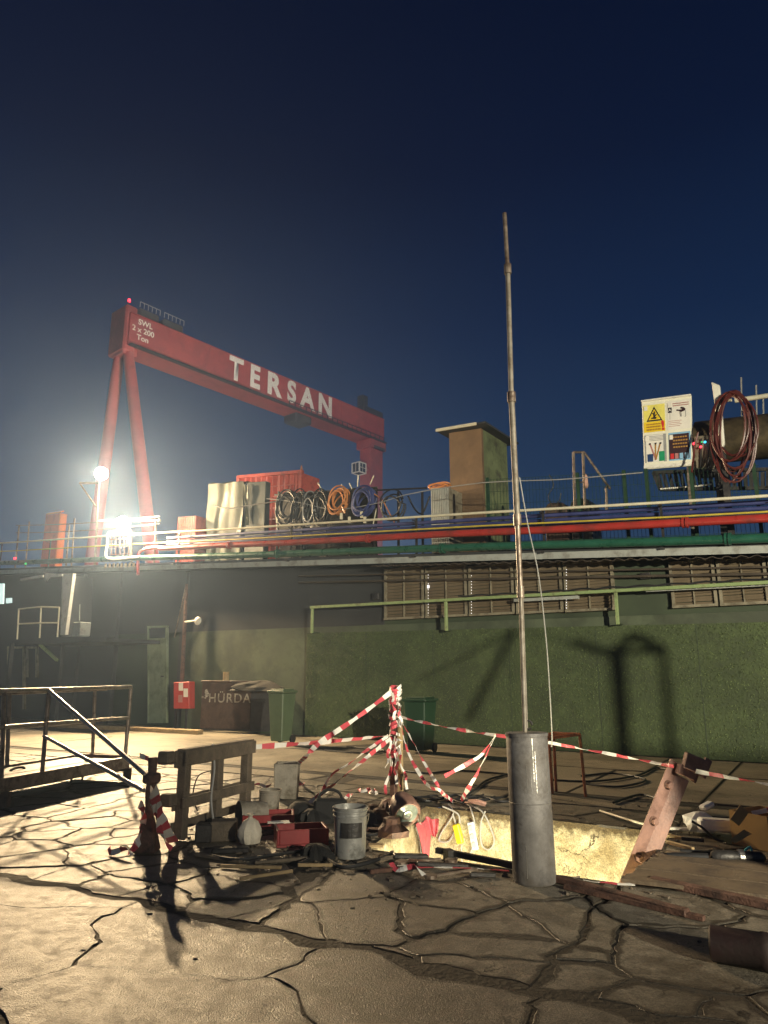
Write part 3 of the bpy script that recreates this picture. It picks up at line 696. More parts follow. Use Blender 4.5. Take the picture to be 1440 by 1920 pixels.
# front panel runs from x=376 to x=468 then the body goes back along -SKN
def skd(x):                                    # point on front line at photo x
    d = ray(x, 1372); t = -(O - sk0).dot(SKN) / d.dot(SKN); p = O + d * t; return V((p.x, p.y, 0))
f0, f1 = skd(374), skd(467); hz = AY(420, 1280, (f0.y + f1.y) / 2).z
skp = thing('scrap_skip', (f0 + f1) / 2, 'rusty brown scrap skip with a hand painted word on its end', 'skip')
back = (-SKN) * .9 + A * 2.0
back = A * 1.9 - N * .9
mb = MB(); mb.prism([f0 + UP * .1, f1 + UP * .1, f1 + UP * hz, f0 + UP * hz], -SKN * .05); obj('end_panel', mb, MT['skip'], skp, bevel=.01)
g0, g1 = f0 + back, f1 + back
mb = MB()
mb.prism([f1 - SKN * .052 + UP * .1, g1 + UP * .1, g1 + UP * (hz * .95), f1 - SKN * .052 + UP * hz], V((-.05, -.01, 0)) * 1)
mb.prism([f0 - SKN * .052 + UP * .1, g0 + UP * .1, g0 + UP * (hz * .95), f0 - SKN * .052 + UP * hz], V((.05, .01, 0)))
mb.prism([g0 + UP * .1, g1 + UP * .1, g1 + UP * hz, g0 + UP * hz], -SKN * .05)
mb.prism([f0 - SKN * .06 + UP * .05, f1 - SKN * .06 + UP * .05, g1 + UP * .05, g0 + UP * .05], UP * .05)
obj('shell', mb, MT['darksteel'], skp)
mb = MB(); mb.beam(f0 + UP * (hz + .03) + SKN * .02, f1 + UP * (hz + .03) + SKN * .02, .09, .06); obj('rim', mb, MT['skip'], skp, bevel=.008)
hp = MB(); pts = []
cc = (f0 + f1 + g0 + g1) / 4
hp.lathe(cc + UP * (hz - .22), [(.85, 0), (.8, .1), (.6, .2), (.3, .27), (.05, .29)], 14, UP, 0, .5); obj('scrap_heap', hp, MT['soil'], skp)
mid = (f0 * .42 + f1 * .58)
text('lettering', 'HÜRDA', hz * .26, mid + UP * hz * .68 + SKN * .012, SKA, UP, SKN, MT['chalk'], skp, 1.05, .004, 1.15)
mb = MB()
for k in range(10):
    q = f0.lerp(f1, rnd.uniform(.02, .15)) + UP * hz * rnd.uniform(.62, .98) + SKN * .004; r_ = rnd.uniform(.03, .09)
    mb.prism([q + (SKA * math.cos(a_) + UP * math.sin(a_) * .8) * r_ * rnd.uniform(.5, 1) for a_ in [i * .9 for i in range(7)]], SKN * (.002 + .0006 * k))
obj('paint_blotch', mb, MT['chalk'], skp)
q = f0.lerp(f1, .45) - SKN * .10 + UP * (hz + .062); solo('paint_tin', MB().lathe(q, [(.09, 0), (.09, .24), (.095, .25), (.07, .25)], 14), MT['palewood'], q, 'small pale tin standing on top of the scrap skip', 'tin', smooth=True)

# wheelie bins ---------------------------------------------------------------------------
def bin_(p, w, h, m, label, rz):
    o = thing('wheelie_bin', p, label, 'bin', 'wheelie bins by the green wall')
    M3 = Matrix.Rotation(rz, 3, 'Z'); X, Y = M3 @ V((1, 0, 0)), M3 @ V((0, 1, 0)); d = w * 1.15
    mb = MB(); b4 = [p + X * sx_ * w * .38 + Y * sy_ * d * .36 + UP * .06 for sx_, sy_ in ((-1, -1), (1, -1), (1, 1), (-1, 1))]
    t4 = [p + X * sx_ * w * .5 + Y * sy_ * d * .5 + UP * h * .92 for sx_, sy_ in ((-1, -1), (1, -1), (1, 1), (-1, 1))]
    mb.add(b4 + t4, [(0, 1, 2, 3), (4, 5, 6, 7), (0, 1, 5, 4), (1, 2, 6, 5), (2, 3, 7, 6), (3, 0, 4, 7)]); obj('body', mb, m, o, bevel=.02)
    mb = MB(); mb.box(p + UP * h * .95, (w * 1.12, d * 1.1, h * .045), rz); mb.box(p + UP * h * .985, (w * .9, d * .85, h * .03), rz); obj('lid', mb, m, o, bevel=.012)
    for sx_ in (-1, 1):
        c = p + X * sx_ * w * .42 + Y * d * .4 + UP * .1; obj('wheel', MB().lathe(c - X * .025, [(.02, -.001), (.1, 0), (.1, .05), (.02, .051)], 14, X), MT['black'], o)
    obj('handle', MB().tube([p + X * -w * .4 + Y * d * .58 + UP * h * .93, p + X * w * .4 + Y * d * .58 + UP * h * .93], .018, 6), m, o)
    mb = MB(); mb.obox(p - Y * d * .455 + UP * h * .5, X * w * .12, Y * .004, UP * h * .12); return o
p = G(523, 1396); k = mpp(p); bin_(p + V((0, .3, 0)), 36 * k, 101 * k, MT['bingreen'], 'olive green wheelie bin standing beside the scrap skip', R(-30))
p = G(790, 1414); k = mpp(p); bin_(p + V((0, .3, 0)), 46 * k, 103 * k, MT['bindark'], 'dark green wheelie bin behind the tape-wrapped post', R(-30))

# long plank by the wall
a, b = G(60, 1361), G(376, 1377)
solo('timber_plank', MB().beam(a + UP * .06, b + UP * .06, .22, .12), MT['palewood'], a, 'long pale timber lying on the ground below the green door', 'plank', bevel=.01)

# ------------------------------------------------------------------ floodlights
def flood(name, head, post_pts, label, extra=None):
    o = thing(name, post_pts[0], label, 'floodlight')
    obj('post', MB().tube(post_pts, .045, 8), MT['oldsteel'], o, smooth=True)
    aim = (V((-1.0, 6.0, 0)) - head).normalized(); sd_ = aim.cross(UP).normalized(); u = sd_.cross(aim)
    mb = MB(); fw, fh, dp = .20, .20, .08
    fr = [head + sd_ * fw * i + u * fh * j for i, j in ((-1, -1), (1, -1), (1, 1), (-1, 1))]; bkq = [head - aim * dp * 2 + sd_ * fw * .6 * i + u * fh * .6 * j for i, j in ((-1, -1), (1, -1), (1, 1), (-1, 1))]
    mb.add(fr + bkq, [(4, 5, 6, 7), (0, 1, 5, 4), (1, 2, 6, 5), (2, 3, 7, 6), (3, 0, 4, 7)]); obj('housing', mb, MT['darksteel'], o)
    obj('lens', MB().lathe(head, [(.22, .004), (.24, .02), (.20, .06), (.02, .08)], 24, aim), MT['lens'], o, smooth=True)
    return o, aim
h1 = W(230, 981, .95); z_ = ZF(sof(h1)) + .16
fl1, aim1 = flood('floodlight', h1, [WS(sof(h1), z_ - .1, .45), WS(sof(h1), h1.z - .2, .6), h1 - V((0, 0, .12))], 'lower blazing floodlight over the white bent tube at the roof edge')
h2 = W(190, 888, .3)
pb = W(182, 1015, -.2); pt = W(186, 903, -.2)
fl2, aim2 = flood('floodlight', h2, [V((pb.x, pb.y, ZF(sof(pb)) + .16)), pt], 'upper blazing floodlight on the tall post at the left')
obj('bracket', MB().tube([W(150, 906, -.2), W(187, 905, -.2)], .05, 8), MT['oldsteel'], fl2)
obj('brace', MB().tube([W(151, 908, -.2), W(180, 950, -.2)], .03, 8), MT['oldsteel'], fl2)
obj('mount', MB().beam(pt, h2 - aim2 * .2, .06), MT['oldsteel'], fl2)
lamp('floodlight_bulb', 'POINT', h1 + aim1 * .3, P_LOW, (1, .82, .56), .16)
lamp('floodlight_beam', 'SPOT', h1 + aim1 * .25, P_BEAM, C_LAMP, .16, V((-.5, 7.5, 0)), R(125), .7)
lamp('floodlight_bulb', 'POINT', h2 + aim2 * .3, P_HIGH, (1, .82, .56), .16)
lamp('floodlight_beam', 'SPOT', h2 + aim2 * .25, P_BEAM * .62, C_LAMP, .14, V((-.5, 7.5, 0)), R(120), .7)
tb = thing('bent_tube_frame', W(202, 1048, .8), 'white bent tube frame holding a wire basket under the lower floodlight', 'frame')
obj('tube', MB().tube(smooth_path([W(240, 995, .85), W(215, 996, .85), W(203, 1000, .85), W(201, 1020, .85), W(203, 1047, .85), W(262, 1044, .85)], 5), .04, 8), MT['whitepaint'], tb, smooth=True)
for i in range(5):
    x = 209 + i * 8; obj('basket_bar', MB().tube([W(x, 1005, .78), W(x, 1042, .78)], .014, 6), MT['rust'], tb)
for y in (1012, 1026, 1040): obj('basket_bar', MB().tube([W(207, y, .78), W(244, y - 2, .78)], .014, 6), MT['rust'], tb)
nm = thing('nameplate_strip', W(230, 1060, .62), 'small row of pale stencil plates on the roof edge under the basket', 'plate')
for i in range(9): obj('plate', MB().obox(W(198 + i * 7.5, 1061 - i * .3, .62), A * .045, N * .01, UP * .075), MT['palewood'], nm)

# ------------------------------------------------------------------ things on the roof
RZ = lambda s: ZF(s) + .16
def sdepth(p, xt):
    lo, hi = .05, 30
    for _ in range(40):
        m_ = (lo + hi) / 2
        if proj(p - N * m_)[0] < xt: lo = m_
        else: hi = m_
    return lo
def rbox(x0, x1, y0, y1, off):                  # front face quad (tops), bottom at roof
    a, b = W(x0, y0, off), W(x1, y1, off)
    return a, b, V((a.x, a.y, RZ(sof(a)))), V((b.x, b.y, RZ(sof(b))))
# khaki tarp over a stack
a, b, a0, b0 = rbox(391, 457, 908, 902, -1.2); dpt = sdepth(b, 497)
tp = thing('tarpaulin_stack', (a0 + b0) / 2, 'khaki tarpaulin draped in folds over a stack on the roof', 'tarpaulin')
def drape(P00, P10, P11, P01, nu, nv, nrm, amp):
    mb = MB(); g = []
    for j in range(nv + 1):
        for i in range(nu + 1):
            u, v = i / nu, j / nv; p = P00.lerp(P10, u).lerp(P01.lerp(P11, u), v)
            w = amp * ((1 - v) * .8 + .25) * (math.sin(u * 11 + 3.5 * noise.noise(V((u * 2.3, v * 1.6, 2)))  + 2.2 * v) + .5 * math.sin(u * 23 - v * 5 + 4 * noise.noise(V((u * 3, v * 2, 9))))) + amp * 1.6 * noise.noise(V((u * 3, v * 2.4, 5)))
            g.append(p + nrm * w)
    k = nu + 1
    mb.add(g, [(j * k + i, j * k + i + 1, (j + 1) * k + i + 1, (j + 1) * k + i) for j in range(nv) for i in range(nu)]); return mb
obj('front_sheet', drape(a0, b0, b, a, 40, 16, N, .045), MT['tarp'], tp, smooth=True)
mb = MB(); mb.prism([a - N * .09, b - N * .09, b - N * dpt, a - N * dpt], UP * -.05)
obj('top_sheet', drape(a - N * -.05, b - N * -.05, b - N * dpt * .9 + UP * .1, a - N * dpt * .9 + UP * .05, 16, 8, UP, .02), MT['tarp'], tp, smooth=True)
mb = MB(); mb.prism([a0 - N * .12, b0 - N * .12, b - N * .12 - UP * .05, a - N * .12 - UP * .05], -N * (dpt * .85)); obj('stacked_boxes', mb, MT['darkbox'], tp)
a, b, a0, b0 = rbox(463, 499, 904, 902, -1.0)
bx = MB(); bx.prism([a0, b0, b, a], -N * sdepth(b, 508)); solo('storage_box', bx, MT['darkbox'], (a0 + b0) / 2, 'dark green storage box beside the khaki tarpaulin', 'box', bevel=.02)
mb2 = drape(W(461, 985, -.93), W(466, 985, -.93), W(467, 910, -.93), W(457, 908, -.93), 6, 10, N, .03); obj('loose_flap', mb2, MT['tarp'], tp, smooth=True)
# red shipping container
a, b, a0, b0 = rbox(448, 565, 896, 886, -3.6); dpt = sdepth(b, 599)
ct = thing('red_container', (a0 + b0) / 2, 'bright red corrugated shipping container with a lit front', 'container')
L_ = (b - a).length; n = 46; mb = MB(); prof = []
for i in range(n + 1):
    t = i / n; ph = (t * 11) % 1; d = .0 if ph < .45 else (-.10 if ph > .55 and ph < .95 else -.05); prof.append((t, d))
for i in range(n):
    (t0, d0), (t1, d1) = prof[i], prof[i + 1]
    mb.quad(a0.lerp(b0, t0) + N * d0, a0.lerp(b0, t1) + N * d1, a.lerp(b, t1) + N * d1, a.lerp(b, t0) + N * d0)
obj('corrugated_front', mb, MT['container'], ct)
mb = MB(); mb.prism([a0 - N * .12, b0 - N * .12, b - N * .12, a - N * .12], -N * (dpt - .12)); obj('body', mb, MT['container'], ct)
mb = MB(); mb.beam(a + UP * .03, b + UP * .03, .14, .12); mb.beam(b0, b + UP * .08, .14, .14, up=N); mb.beam(a0, a + UP * .08, .14, .14, up=N); obj('corner_frame', mb, MT['container'], ct)
for j in range(1, 9):
    z = a0.lerp(a, j / 9); z2 = b0.lerp(b, j / 9); mb = MB(); mb.beam(z - N * .02, z2 - N * .02, .05, .03); obj('stiffener', mb, MT['container'], ct)
# little warning horn on its corner
q = b + UP * .08; solo('warning_beacon', MB().lathe(q, [(.05, 0), (.05, .05), (.03, .15), (.005, .22)], 10), MT['orange'], q, 'small orange beacon on the red container corner', 'beacon')
# small red mesh crate & orange box at the left
a, b, a0, b0 = rbox(334, 368, 970, 967, -.9); mb = MB(); mb.prism([a0, b0, b, a], -N * .8)
cr_ = thing('mesh_crate', (a0 + b0) / 2, 'small red crate behind wire mesh left of the tarpaulin', 'crate'); obj('body', mb, MT['container'], cr_)
mb = MB()
for i in range(9): mb.tube([a0.lerp(b0, i / 8) + N * .02, a.lerp(b, i / 8) + N * .02], .008, 5)
for j in range(6): mb.tube([a0.lerp(a, j / 5) + N * .02, b0.lerp(b, j / 5) + N * .02], .008, 5)
o_ = obj('wire_mesh', mb, MT['darksteel'], cr_)
a, b, a0, b0 = rbox(86, 113, 966, 962, -.6); d_ = sdepth(b, 126)
ob_ = thing('orange_hood', (a0 + b0) / 2, 'orange hooded box on the roof at the far left', 'box')
mb = MB(); mb.prism([a0, b0, b, a], -N * .06); obj('front_panel', mb, MT['container'], ob_)
mb = MB(); mb.prism([b0 - A * .05, b0, b, b - A * .05], -N * d_); obj('side_panel', mb, MT['orangebox'], ob_)
mb = MB(); mb.prism([a + UP * .005, b + UP * .005 + A * .05, b + UP * .08 - N * d_ * .5, a + UP * .08 - N * d_ * .5], UP * .06); obj('hood', mb, MT['orangebox'], ob_)
# brown and green stair kiosk
a, b, a0, b0 = rbox(842, 902, 812, 803, -2.2); d_ = sdepth(b, 950)
ki = thing('roof_kiosk', (a0 + b0) / 2, 'tall narrow kiosk on the roof with brown front and flaking green side', 'kiosk')
mb = MB(); mb.prism([a0, b0, b, a], -N * .12); obj('front_wall', mb, MT['kioskbrown'], ki)
mb = MB(); mb.prism([b0 - N * .122 - A * .12, b0 - N * .122, b - N * .122, b - N * .122 - A * .12], -N * (d_ - .122)); obj('side_wall', mb, MT['kioskgreen'], ki)
mb = MB(); mb.prism([a0 - N * d_, b0 - N * d_ - A * .13, b - N * d_ - A * .13, a - N * d_], N * .1); obj('rear_wall', mb, MT['kioskgreen'], ki)
mb = MB(); ov = .28; mb.prism([a - A * ov + N * ov + UP * .02, b + A * ov + N * ov + UP * .02, b + A * ov - N * (d_ + ov) + UP * .02, a - A * ov - N * (d_ + ov) + UP * .02], UP * .06); obj('roof', mb, MT['darkwall'], ki)
mb = MB(); mb.beam(a - A * ov + N * (ov + .02) + UP * .05, b + N * (ov + .02) + UP * .05, .04, .085); obj('roof_edge', mb, MT['whiterail'], ki)
# corrugated cage beside the kiosk with coiled hose on top
a, b, a0, b0 = rbox(808, 841, 916, 914, -1.4)
cg = thing('corrugated_cage', (a0 + b0) / 2, 'pale corrugated crate tucked against the kiosk', 'crate'); n = 10
mb = MB(); mb.prism([a0 - N * .05, b0 - N * .05, b - N * .05, a - N * .05], -N * 1.0); obj('body', mb, MT['frame'], cg)
for i in range(n): obj('rib', MB().beam(a0.lerp(b0, (i + .5) / n), a.lerp(b, (i + .5) / n), .04, .04, up=N), MT['fascia'], cg)

def coil(c, rx, rz, n, r, m, label, tilt=0.0, thick=.12, name='hose_coil', ex=A, tail=0):
    pts = []; st = 22
    for i in range(n * st):
        t = 2 * math.pi * i / st; k = i // st
        jr = .93 + .14 * math.sin(k * 2.3 + t * .5) + .09 * math.sin(k * 5.1 + t) + .03 * math.sin(3 * t + k)
        off = thick * (math.sin(k * 1.7 + .3 * t))
        u, w = math.cos(t) * rx * jr, math.sin(t) * rz * jr
        u, w = u * math.cos(tilt) - w * math.sin(tilt), u * math.sin(tilt) + w * math.cos(tilt)
        pts.append(c + ex * u + UP * (w - .10 * rz * (k % 4)) + N * off)
    if tail: pts += [pts[-1] + ex * .05 - UP * tail * .5, pts[-1] + ex * .12 - UP * tail]
    return solo(name, MB().tube(pts, r, 6), m, c, label, 'hose', 'coiled hoses hung on the roof fence', smooth=True)
def ccoil(x, y, w, h, n, r, m, label, tilt=0, off=.1, tail=0):
    c = W(x, y, off); k = mpp(c); return coil(c, w / 2 * k * 1.12, h / 2 * k, n, r, m, label, tilt, tail=tail)
ccoil(540, 948, 40, 56, 9, .026, MT['blackhose'], 'leftmost big black hose coil beside the red container', .1)
ccoil(562, 950, 28, 62, 6, .022, MT['blackhose'], 'narrow black hose coil between two larger black coils', -.1)
ccoil(583, 952, 26, 58, 4, .020, MT['cablegrey'], 'thin grey hose coil among the black coils', 0)
ccoil(604, 948, 30, 60, 8, .024, MT['blackhose'], 'black hose coil touching the orange one', .15)
ccoil(636, 936, 34, 46, 8, .022, MT['orangehose'], 'orange hose coil hanging on the roof fence', -.35, tail=.2)
ccoil(683, 937, 38, 48, 10, .028, MT['bluehose'], 'thick dark blue hose coil right of the orange one', -.2)
ccoil(738, 945, 42, 52, 3, .022, MT['blackhose'], 'loose black hose loops right of the crane leg', .3)
ccoil(826, 911, 38, 10, 5, .018, MT['orangehose'], 'flat orange hose coil on top of the pale crate', 0, -1.7)
# draped cables
def cable(pts, r, m, label, k=6, name='cable', group=None): return solo(name, MB().tube(smooth_path(pts, k), r, 6), m, pts[0], label, 'cable', group, smooth=True)
cable([W(690, 920, .1), W(714, 935, .1), W(730, 962, .1), W(742, 985, .1)], .016, MT['orangehose'], 'thin orange cable drooping beside the crane leg')
cable([W(765, 930, -.2), W(778, 955, -.2), W(792, 962, -.2), W(806, 930, -.2)], .024, MT['blackhose'], 'black cable loop left of the pale crate')
cable([W(500, 935, .2), W(560, 942, .2), W(625, 955, .2), W(700, 945, .2), W(760, 928, .2), W(830, 915, .2), W(905, 905, .2)], .013, MT['cablegrey'], 'grey wire slung past the hose coils to the kiosk')
cable([W(400, 947, .2), W(430, 953, .2), W(470, 947, .2), W(520, 940, .2)], .02, MT['blackhose'], 'dark cable sagging across the tarpaulin')
cable([W(905, 905, .2), W(960, 902, .2), W(1050, 899, .2), W(1150, 891, .2), W(1205, 886, .2)], .013, MT['cablegrey'], 'thin wire along the top of the green mesh fence')
cable([W(1030, 890, -.4), W(1038, 910, -.4), W(1028, 930, -.4), W(1036, 945, -.4), W(1048, 940, -.4), W(1052, 925, -.4)], .012, MT['blackhose'], 'curly black cable beyond the fence near the steel ladder')
# sticks poking up behind coils
for i, (xa, ya, xb, yb) in enumerate(((596, 905, 606, 922), (640, 908, 645, 916), (655, 906, 660, 916), (672, 892, 670, 912), (701, 892, 694, 908), (706, 953, 696, 1000))):
    solo('thin_rod', MB().tube([W(xb, yb, 0), W(xa, ya, 0)], .016, 6), MT['whiterail'], W(xb, yb, 0), ('short pale rod beside the black coil touching the orange one', 'short pale rod rising from the left rim of the orange coil', 'short pale rod between the orange and blue coils', 'tall upright pale rod above the blue hose coil', 'slanted pale rod in front of the crane leg', 'pale rod leaning through the cream handrail below the blue coil')[i], 'rod')
# bundle of stuff hanging below the coils: hooks and clips
for i, (x, y) in enumerate(((655, 975), (678, 965), (684, 975), (520, 975), (640, 968))):
    solo('hose_clip', MB().obox(W(x, y, .2), A * .03, N * .03, UP * .09), MT['whiterail'], W(x, y, .2), ('pale clip hanging below the orange coil right side', 'pale clip below the blue coil left side', 'pale clip below the middle of the blue coil', 'pale clip under the leftmost black coil', 'pale clip below the orange coil')[i], 'clip', 'clips under the coiled hoses')
# posts of coil fence
fn = thing('coil_rack', W(610, 1000, 0), 'dark steel rack the hose coils hang on', 'rack')
for x in (520, 565, 610, 655, 700, 745, 790): 
    s = sof(W(x, 940, 0)); obj('post', MB().beam(WS(s, RZ(s), -.05), WS(s, W(x, 922, -.05).z, -.05), .05, .05, up=N), MT['darksteel'], fn)
obj('rail', MB().tube([W(515, 928, -.02), W(800, 915, -.02)], .025, 8), MT['darksteel'], fn)
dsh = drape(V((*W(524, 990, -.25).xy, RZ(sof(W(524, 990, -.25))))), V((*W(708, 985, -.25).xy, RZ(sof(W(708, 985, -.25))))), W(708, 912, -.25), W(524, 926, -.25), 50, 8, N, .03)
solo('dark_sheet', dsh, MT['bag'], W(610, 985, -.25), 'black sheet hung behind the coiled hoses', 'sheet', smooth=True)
# green mesh fence
mf = thing('mesh_fence', W(1050, 960, -.1), 'green wire mesh fence along the roof edge right of the kiosk', 'fence')
fx = [915, 1085, 1173, 1215, 1300, 1420]
ftop = zl(905, 900, 1205, 884, -.1)
for x in fx:
    s = sof(W(x, 930, -.1)); obj('post', MB().beam(WS(s, RZ(s), -.1), WS(s, ftop(s) + .05, -.1), .07, .07, up=N), MT['bindark'], mf)
mb = MB(); sa_, sb_ = sof(W(915, 930, -.1)), sof(W(1430, 930, -.1)); s = sa_
while s < sb_: mb.beam(WS(s, RZ(s), -.1), WS(s, ftop(s), -.1), .007, .007, up=N); s += .085
z = 0
for j in range(7): mb.beam(WS(sa_, RZ(sa_) + (ftop(sa_) - RZ(sa_)) * j / 6, -.094), WS(sb_, RZ(sb_) + (ftop(sb_) - RZ(sb_)) * j / 6, -.094), .007, .007)
w_ = obj('wire_mesh', mb, MT['bindark'], mf); w_['kind'] = 'stuff'
# left roof railings
lf = thing('roof_railing', W(120, 1000, 0), 'thin wire railing along the roof at the far left', 'railing')
for x, yt in ((36, 985), (55, 978), (140, 972), (130, 985), (293, 972)):
    s = sof(W(x, 1000, 0)); obj('post', MB().tube([WS(s, RZ(s), 0), V((*W(x, yt, 0).xy, W(x, yt, 0).z))], .035, 6), MT['oldsteel'], lf)
for d_ in (0, 14): obj('rail', MB().tube(sag(W(30, 985 + d_, 0), W(300, 968 + d_, 0), 10, .08), .016, 6), MT['oldsteel'], lf)
obj('rail', MB().tube([W(182, 977, -.4), W(300, 976, -.4)], .05, 8), MT['fascia'], lf)
for x, y, m_, lab in ((28, 1047, 'ledred', 'small red lamp glowing at the far left roof edge'), (48, 1057, 'ledgreen', 'tiny green lamp glowing at the far left roof edge')):
    p = W(x, y, .8); solo('signal_lamp', MB().lathe(p, [(.03, -.04), (.05, 0), (.03, .04)], 10), MT[m_], p, lab, 'lamp')
# steel stair ladder
ld = thing('roof_ladder', W(1090, 950, -1.0), 'dark steel ladder frame with a sloping handrail on the roof', 'ladder')
for (xa, ya, xb, yb, r_) in ((1075, 848, 1078, 955, .035), (1093, 848, 1097, 955, .035), (1075, 848, 1096, 848, .03), (1096, 849, 1144, 917, .03), (1136, 912, 1138, 960, .03), (1075, 905, 1097, 904, .02)):
    obj('tube', MB().tube([W(xa, ya, -1.0), W(xb, yb, -1.0)], r_, 8), MT['oldsteel'], ld, smooth=True)
obj('rag', MB().lathe(W(1099, 902, -.96), [(.02, -.18), (.06, -.1), (.04, .1), (.01, .18)], 8, UP, 0, .4), MT['haul'], ld)
for i, (x0, x1, y, m_, lab) in enumerate(((1020, 1062, 943, 'skip', 'low brown machine cover behind the blue pipes'), (1068, 1106, 935, 'darksteel', 'dark hooded machine at the foot of the ladder'))):
    a, b, a0, b0 = rbox(x0, x1, y, y - 2, -1.6); mb = MB(); c1 = (b - a) * .2
    mb.prism([a0, b0, b - UP * .15, b - c1, a + c1, a - UP * .15], -N * .8); solo('machine_cover', mb, MT[m_], (a0 + b0) / 2, lab, 'machine', bevel=.03)

# notice board ---------------------------------------------------------------------------
bo = -.3
TL, TR, BR, BL = W(1203, 753, bo), W(1296, 741, bo), W(1299, 873, bo), W(1208, 880, bo)
nb = thing('notice_board', (BL + BR) / 2, 'white safety notice board with four posters on a post', 'sign')
def BP(u, v, e=0.0): return BL.lerp(BR, u).lerp(TL.lerp(TR, u), v) + N * e
mb = MB(); mb.prism([BP(0, 0), BP(1, 0), BP(1, 1), BP(0, 1)], -N * .05); obj('panel', mb, MT['board'], nb, bevel=.006)
obj('edge_trim', MB().beam(BP(0, 1.0, .02), BP(1, 1.0, .02), .05, .035), MT['whitepaint'], nb); obj('edge_trim', MB().beam(BP(0, .03, .012), BP(1, .03, .012), .03, .07), MT['whitepaint'], nb)
obj('post', MB().beam(WS(sof(BP(.85, 0)), RZ(sof(BP(.85, 0))), bo - .12), BP(.85, .95, -.12), .09, .09, up=N), MT['oldsteel'], nb)
def poly(name, pts, e, m, parent): 
    mb = MB(); mb.prism([BP(u, v, e) for u, v in pts], -N * .004); return obj(name, mb, MT[m], parent)
def rect(u0, v0, u1, v1): return [(u0, v0), (u1, v0), (u1, v1), (u0, v1)]
p1 = poly('poster', rect(.03, .53, .47, .93), .006, 'pyel', nb); p1['label'] = 'yellow slippery surface warning poster, upper left'
poly('yellow_band', rect(.03, .53, .47, .68), .010, 'pora', p1)
poly('warning_triangle', [(.09, .685), (.42, .685), (.255, .90)], .011, 'pblack', p1); poly('triangle_field', [(.13, .705), (.38, .705), (.255, .865)], .015, 'pora', p1)
poly('falling_figure', [(.19, .72), (.29, .715), (.30, .735), (.27, .745), (.31, .78), (.29, .785), (.265, .765), (.275, .82), (.25, .83), (.245, .80), (.20, .81), (.235, .78), (.235, .745), (.19, .735)], .019, 'pblack', p1)
for i, v in enumerate((.645, .605, .565)):
    for j in range(9): poly('type_row', rect(.085 + j * .033, v - .012, .110 + j * .033, v + (.010 if i else .006)), .014, 'pbrown', p1)
text('exclamation_mark', '!', .30, BP(.425, .605, .016), (BR - BL).normalized(), UP, N, MT['pred'], p1, 1, .012)
p2 = poly('poster', rect(.52, .53, .97, .95), .006, 'pwhite', nb); p2['label'] = 'white poster with a bending bird, upper right'
for i in range(2): poly('type_row', rect(.63, .90 - i * .03, .95, .912 - i * .03), .010, 'pinktone', p2)
poly('sign_symbol', rect(.535, .78, .61, .855), .010, 'pblack', p2); poly('sign_stem', rect(.568, .68, .576, .78), .010, 'pgrey', p2)
text('sign_letter', 'A', .10, BP(.5725, .817, .013), (BR - BL).normalized(), UP, N, MT['pwhite'], p2)
poly('bird_body', [(.70, .80), (.76, .79), (.80, .775), (.87, .79), (.885, .815), (.85, .84), (.79, .85), (.78, .83), (.82, .815), (.76, .81), (.71, .82)], .010, 'pmaroon', p2)
poly('bird_neck', [(.875, .80), (.885, .80), (.895, .71), (.88, .70), (.86, .70), (.88, .715)], .010, 'pgrey', p2)
for u in (.765, .785): poly('bird_leg', [(u, .79), (u + .008, .79), (u + .02, .71), (u + .01, .71)], .010, 'pmaroon', p2)
for i in range(4): poly('type_row', rect(.54, .655 - i * .025, .80 - .03 * (i % 2), .661 - i * .025), .010, 'pinktone', p2)
p3 = poly('poster', rect(.03, .09, .48, .49), .006, 'pgrey', nb); p3['label'] = 'poster with brushes and a green tin, lower left'
poly('wall_area', rect(.06, .09, .42, .485), .009, 'pwhite', p3)
for i in range(4): poly('type_row', rect(.13, .46 - i * .02, .42, .468 - i * .02), .012, 'pgrey', p3)
poly('green_tin', rect(.325, .10, .44, .24), .013, 'pgreen', p3); poly('navy_tin', rect(.08, .10, .20, .21), .013, 'pnavy', p3)
for u0, u1, m_ in ((.14, .25, 'pinktone'), (.26, .24, 'pgold'), (.36, .25, 'pbrown')): poly('brush', [(u0 - .012, .365), (u0 + .018, .37), (u1 + .02, .12), (u1 - .01, .12)], .016, m_, p3); poly('brush_tip', [(u0 - .018, .365), (u0 + .024, .37), (u0 + .020, .345), (u0 - .012, .34)], .019, 'pblack', p3)
p4 = poly('poster', rect(.53, .09, .97, .49), .006, 'pblue', nb); p4['label'] = 'dark poster with gold lettering and paint pots, lower right'
poly('dark_field', rect(.535, .11, .94, .465), .009, 'pmaroon', p4)
for i in range(4):
    for j in range(6): poly('type_row', rect(.61 + j * .05 + .01 * (i % 2), .41 - i * .047, .648 + j * .05 + .01 * (i % 2), .430 - i * .047), .012, 'pgold', p4)
for u, m_ in ((.56, 'pred'), (.65, 'pinktone'), (.745, 'pblue'), (.85, 'pblue')): poly('paint_pot', rect(u, .115, u + .07, .19), .012, m_, p4)
for u0, v0 in ((.05, .88), (.54, .89), (.05, .43), (.55, .42)): poly('stamp', rect(u0, v0 - .03, u0 + .07, v0 + .035), .022, 'pwhite', nb)

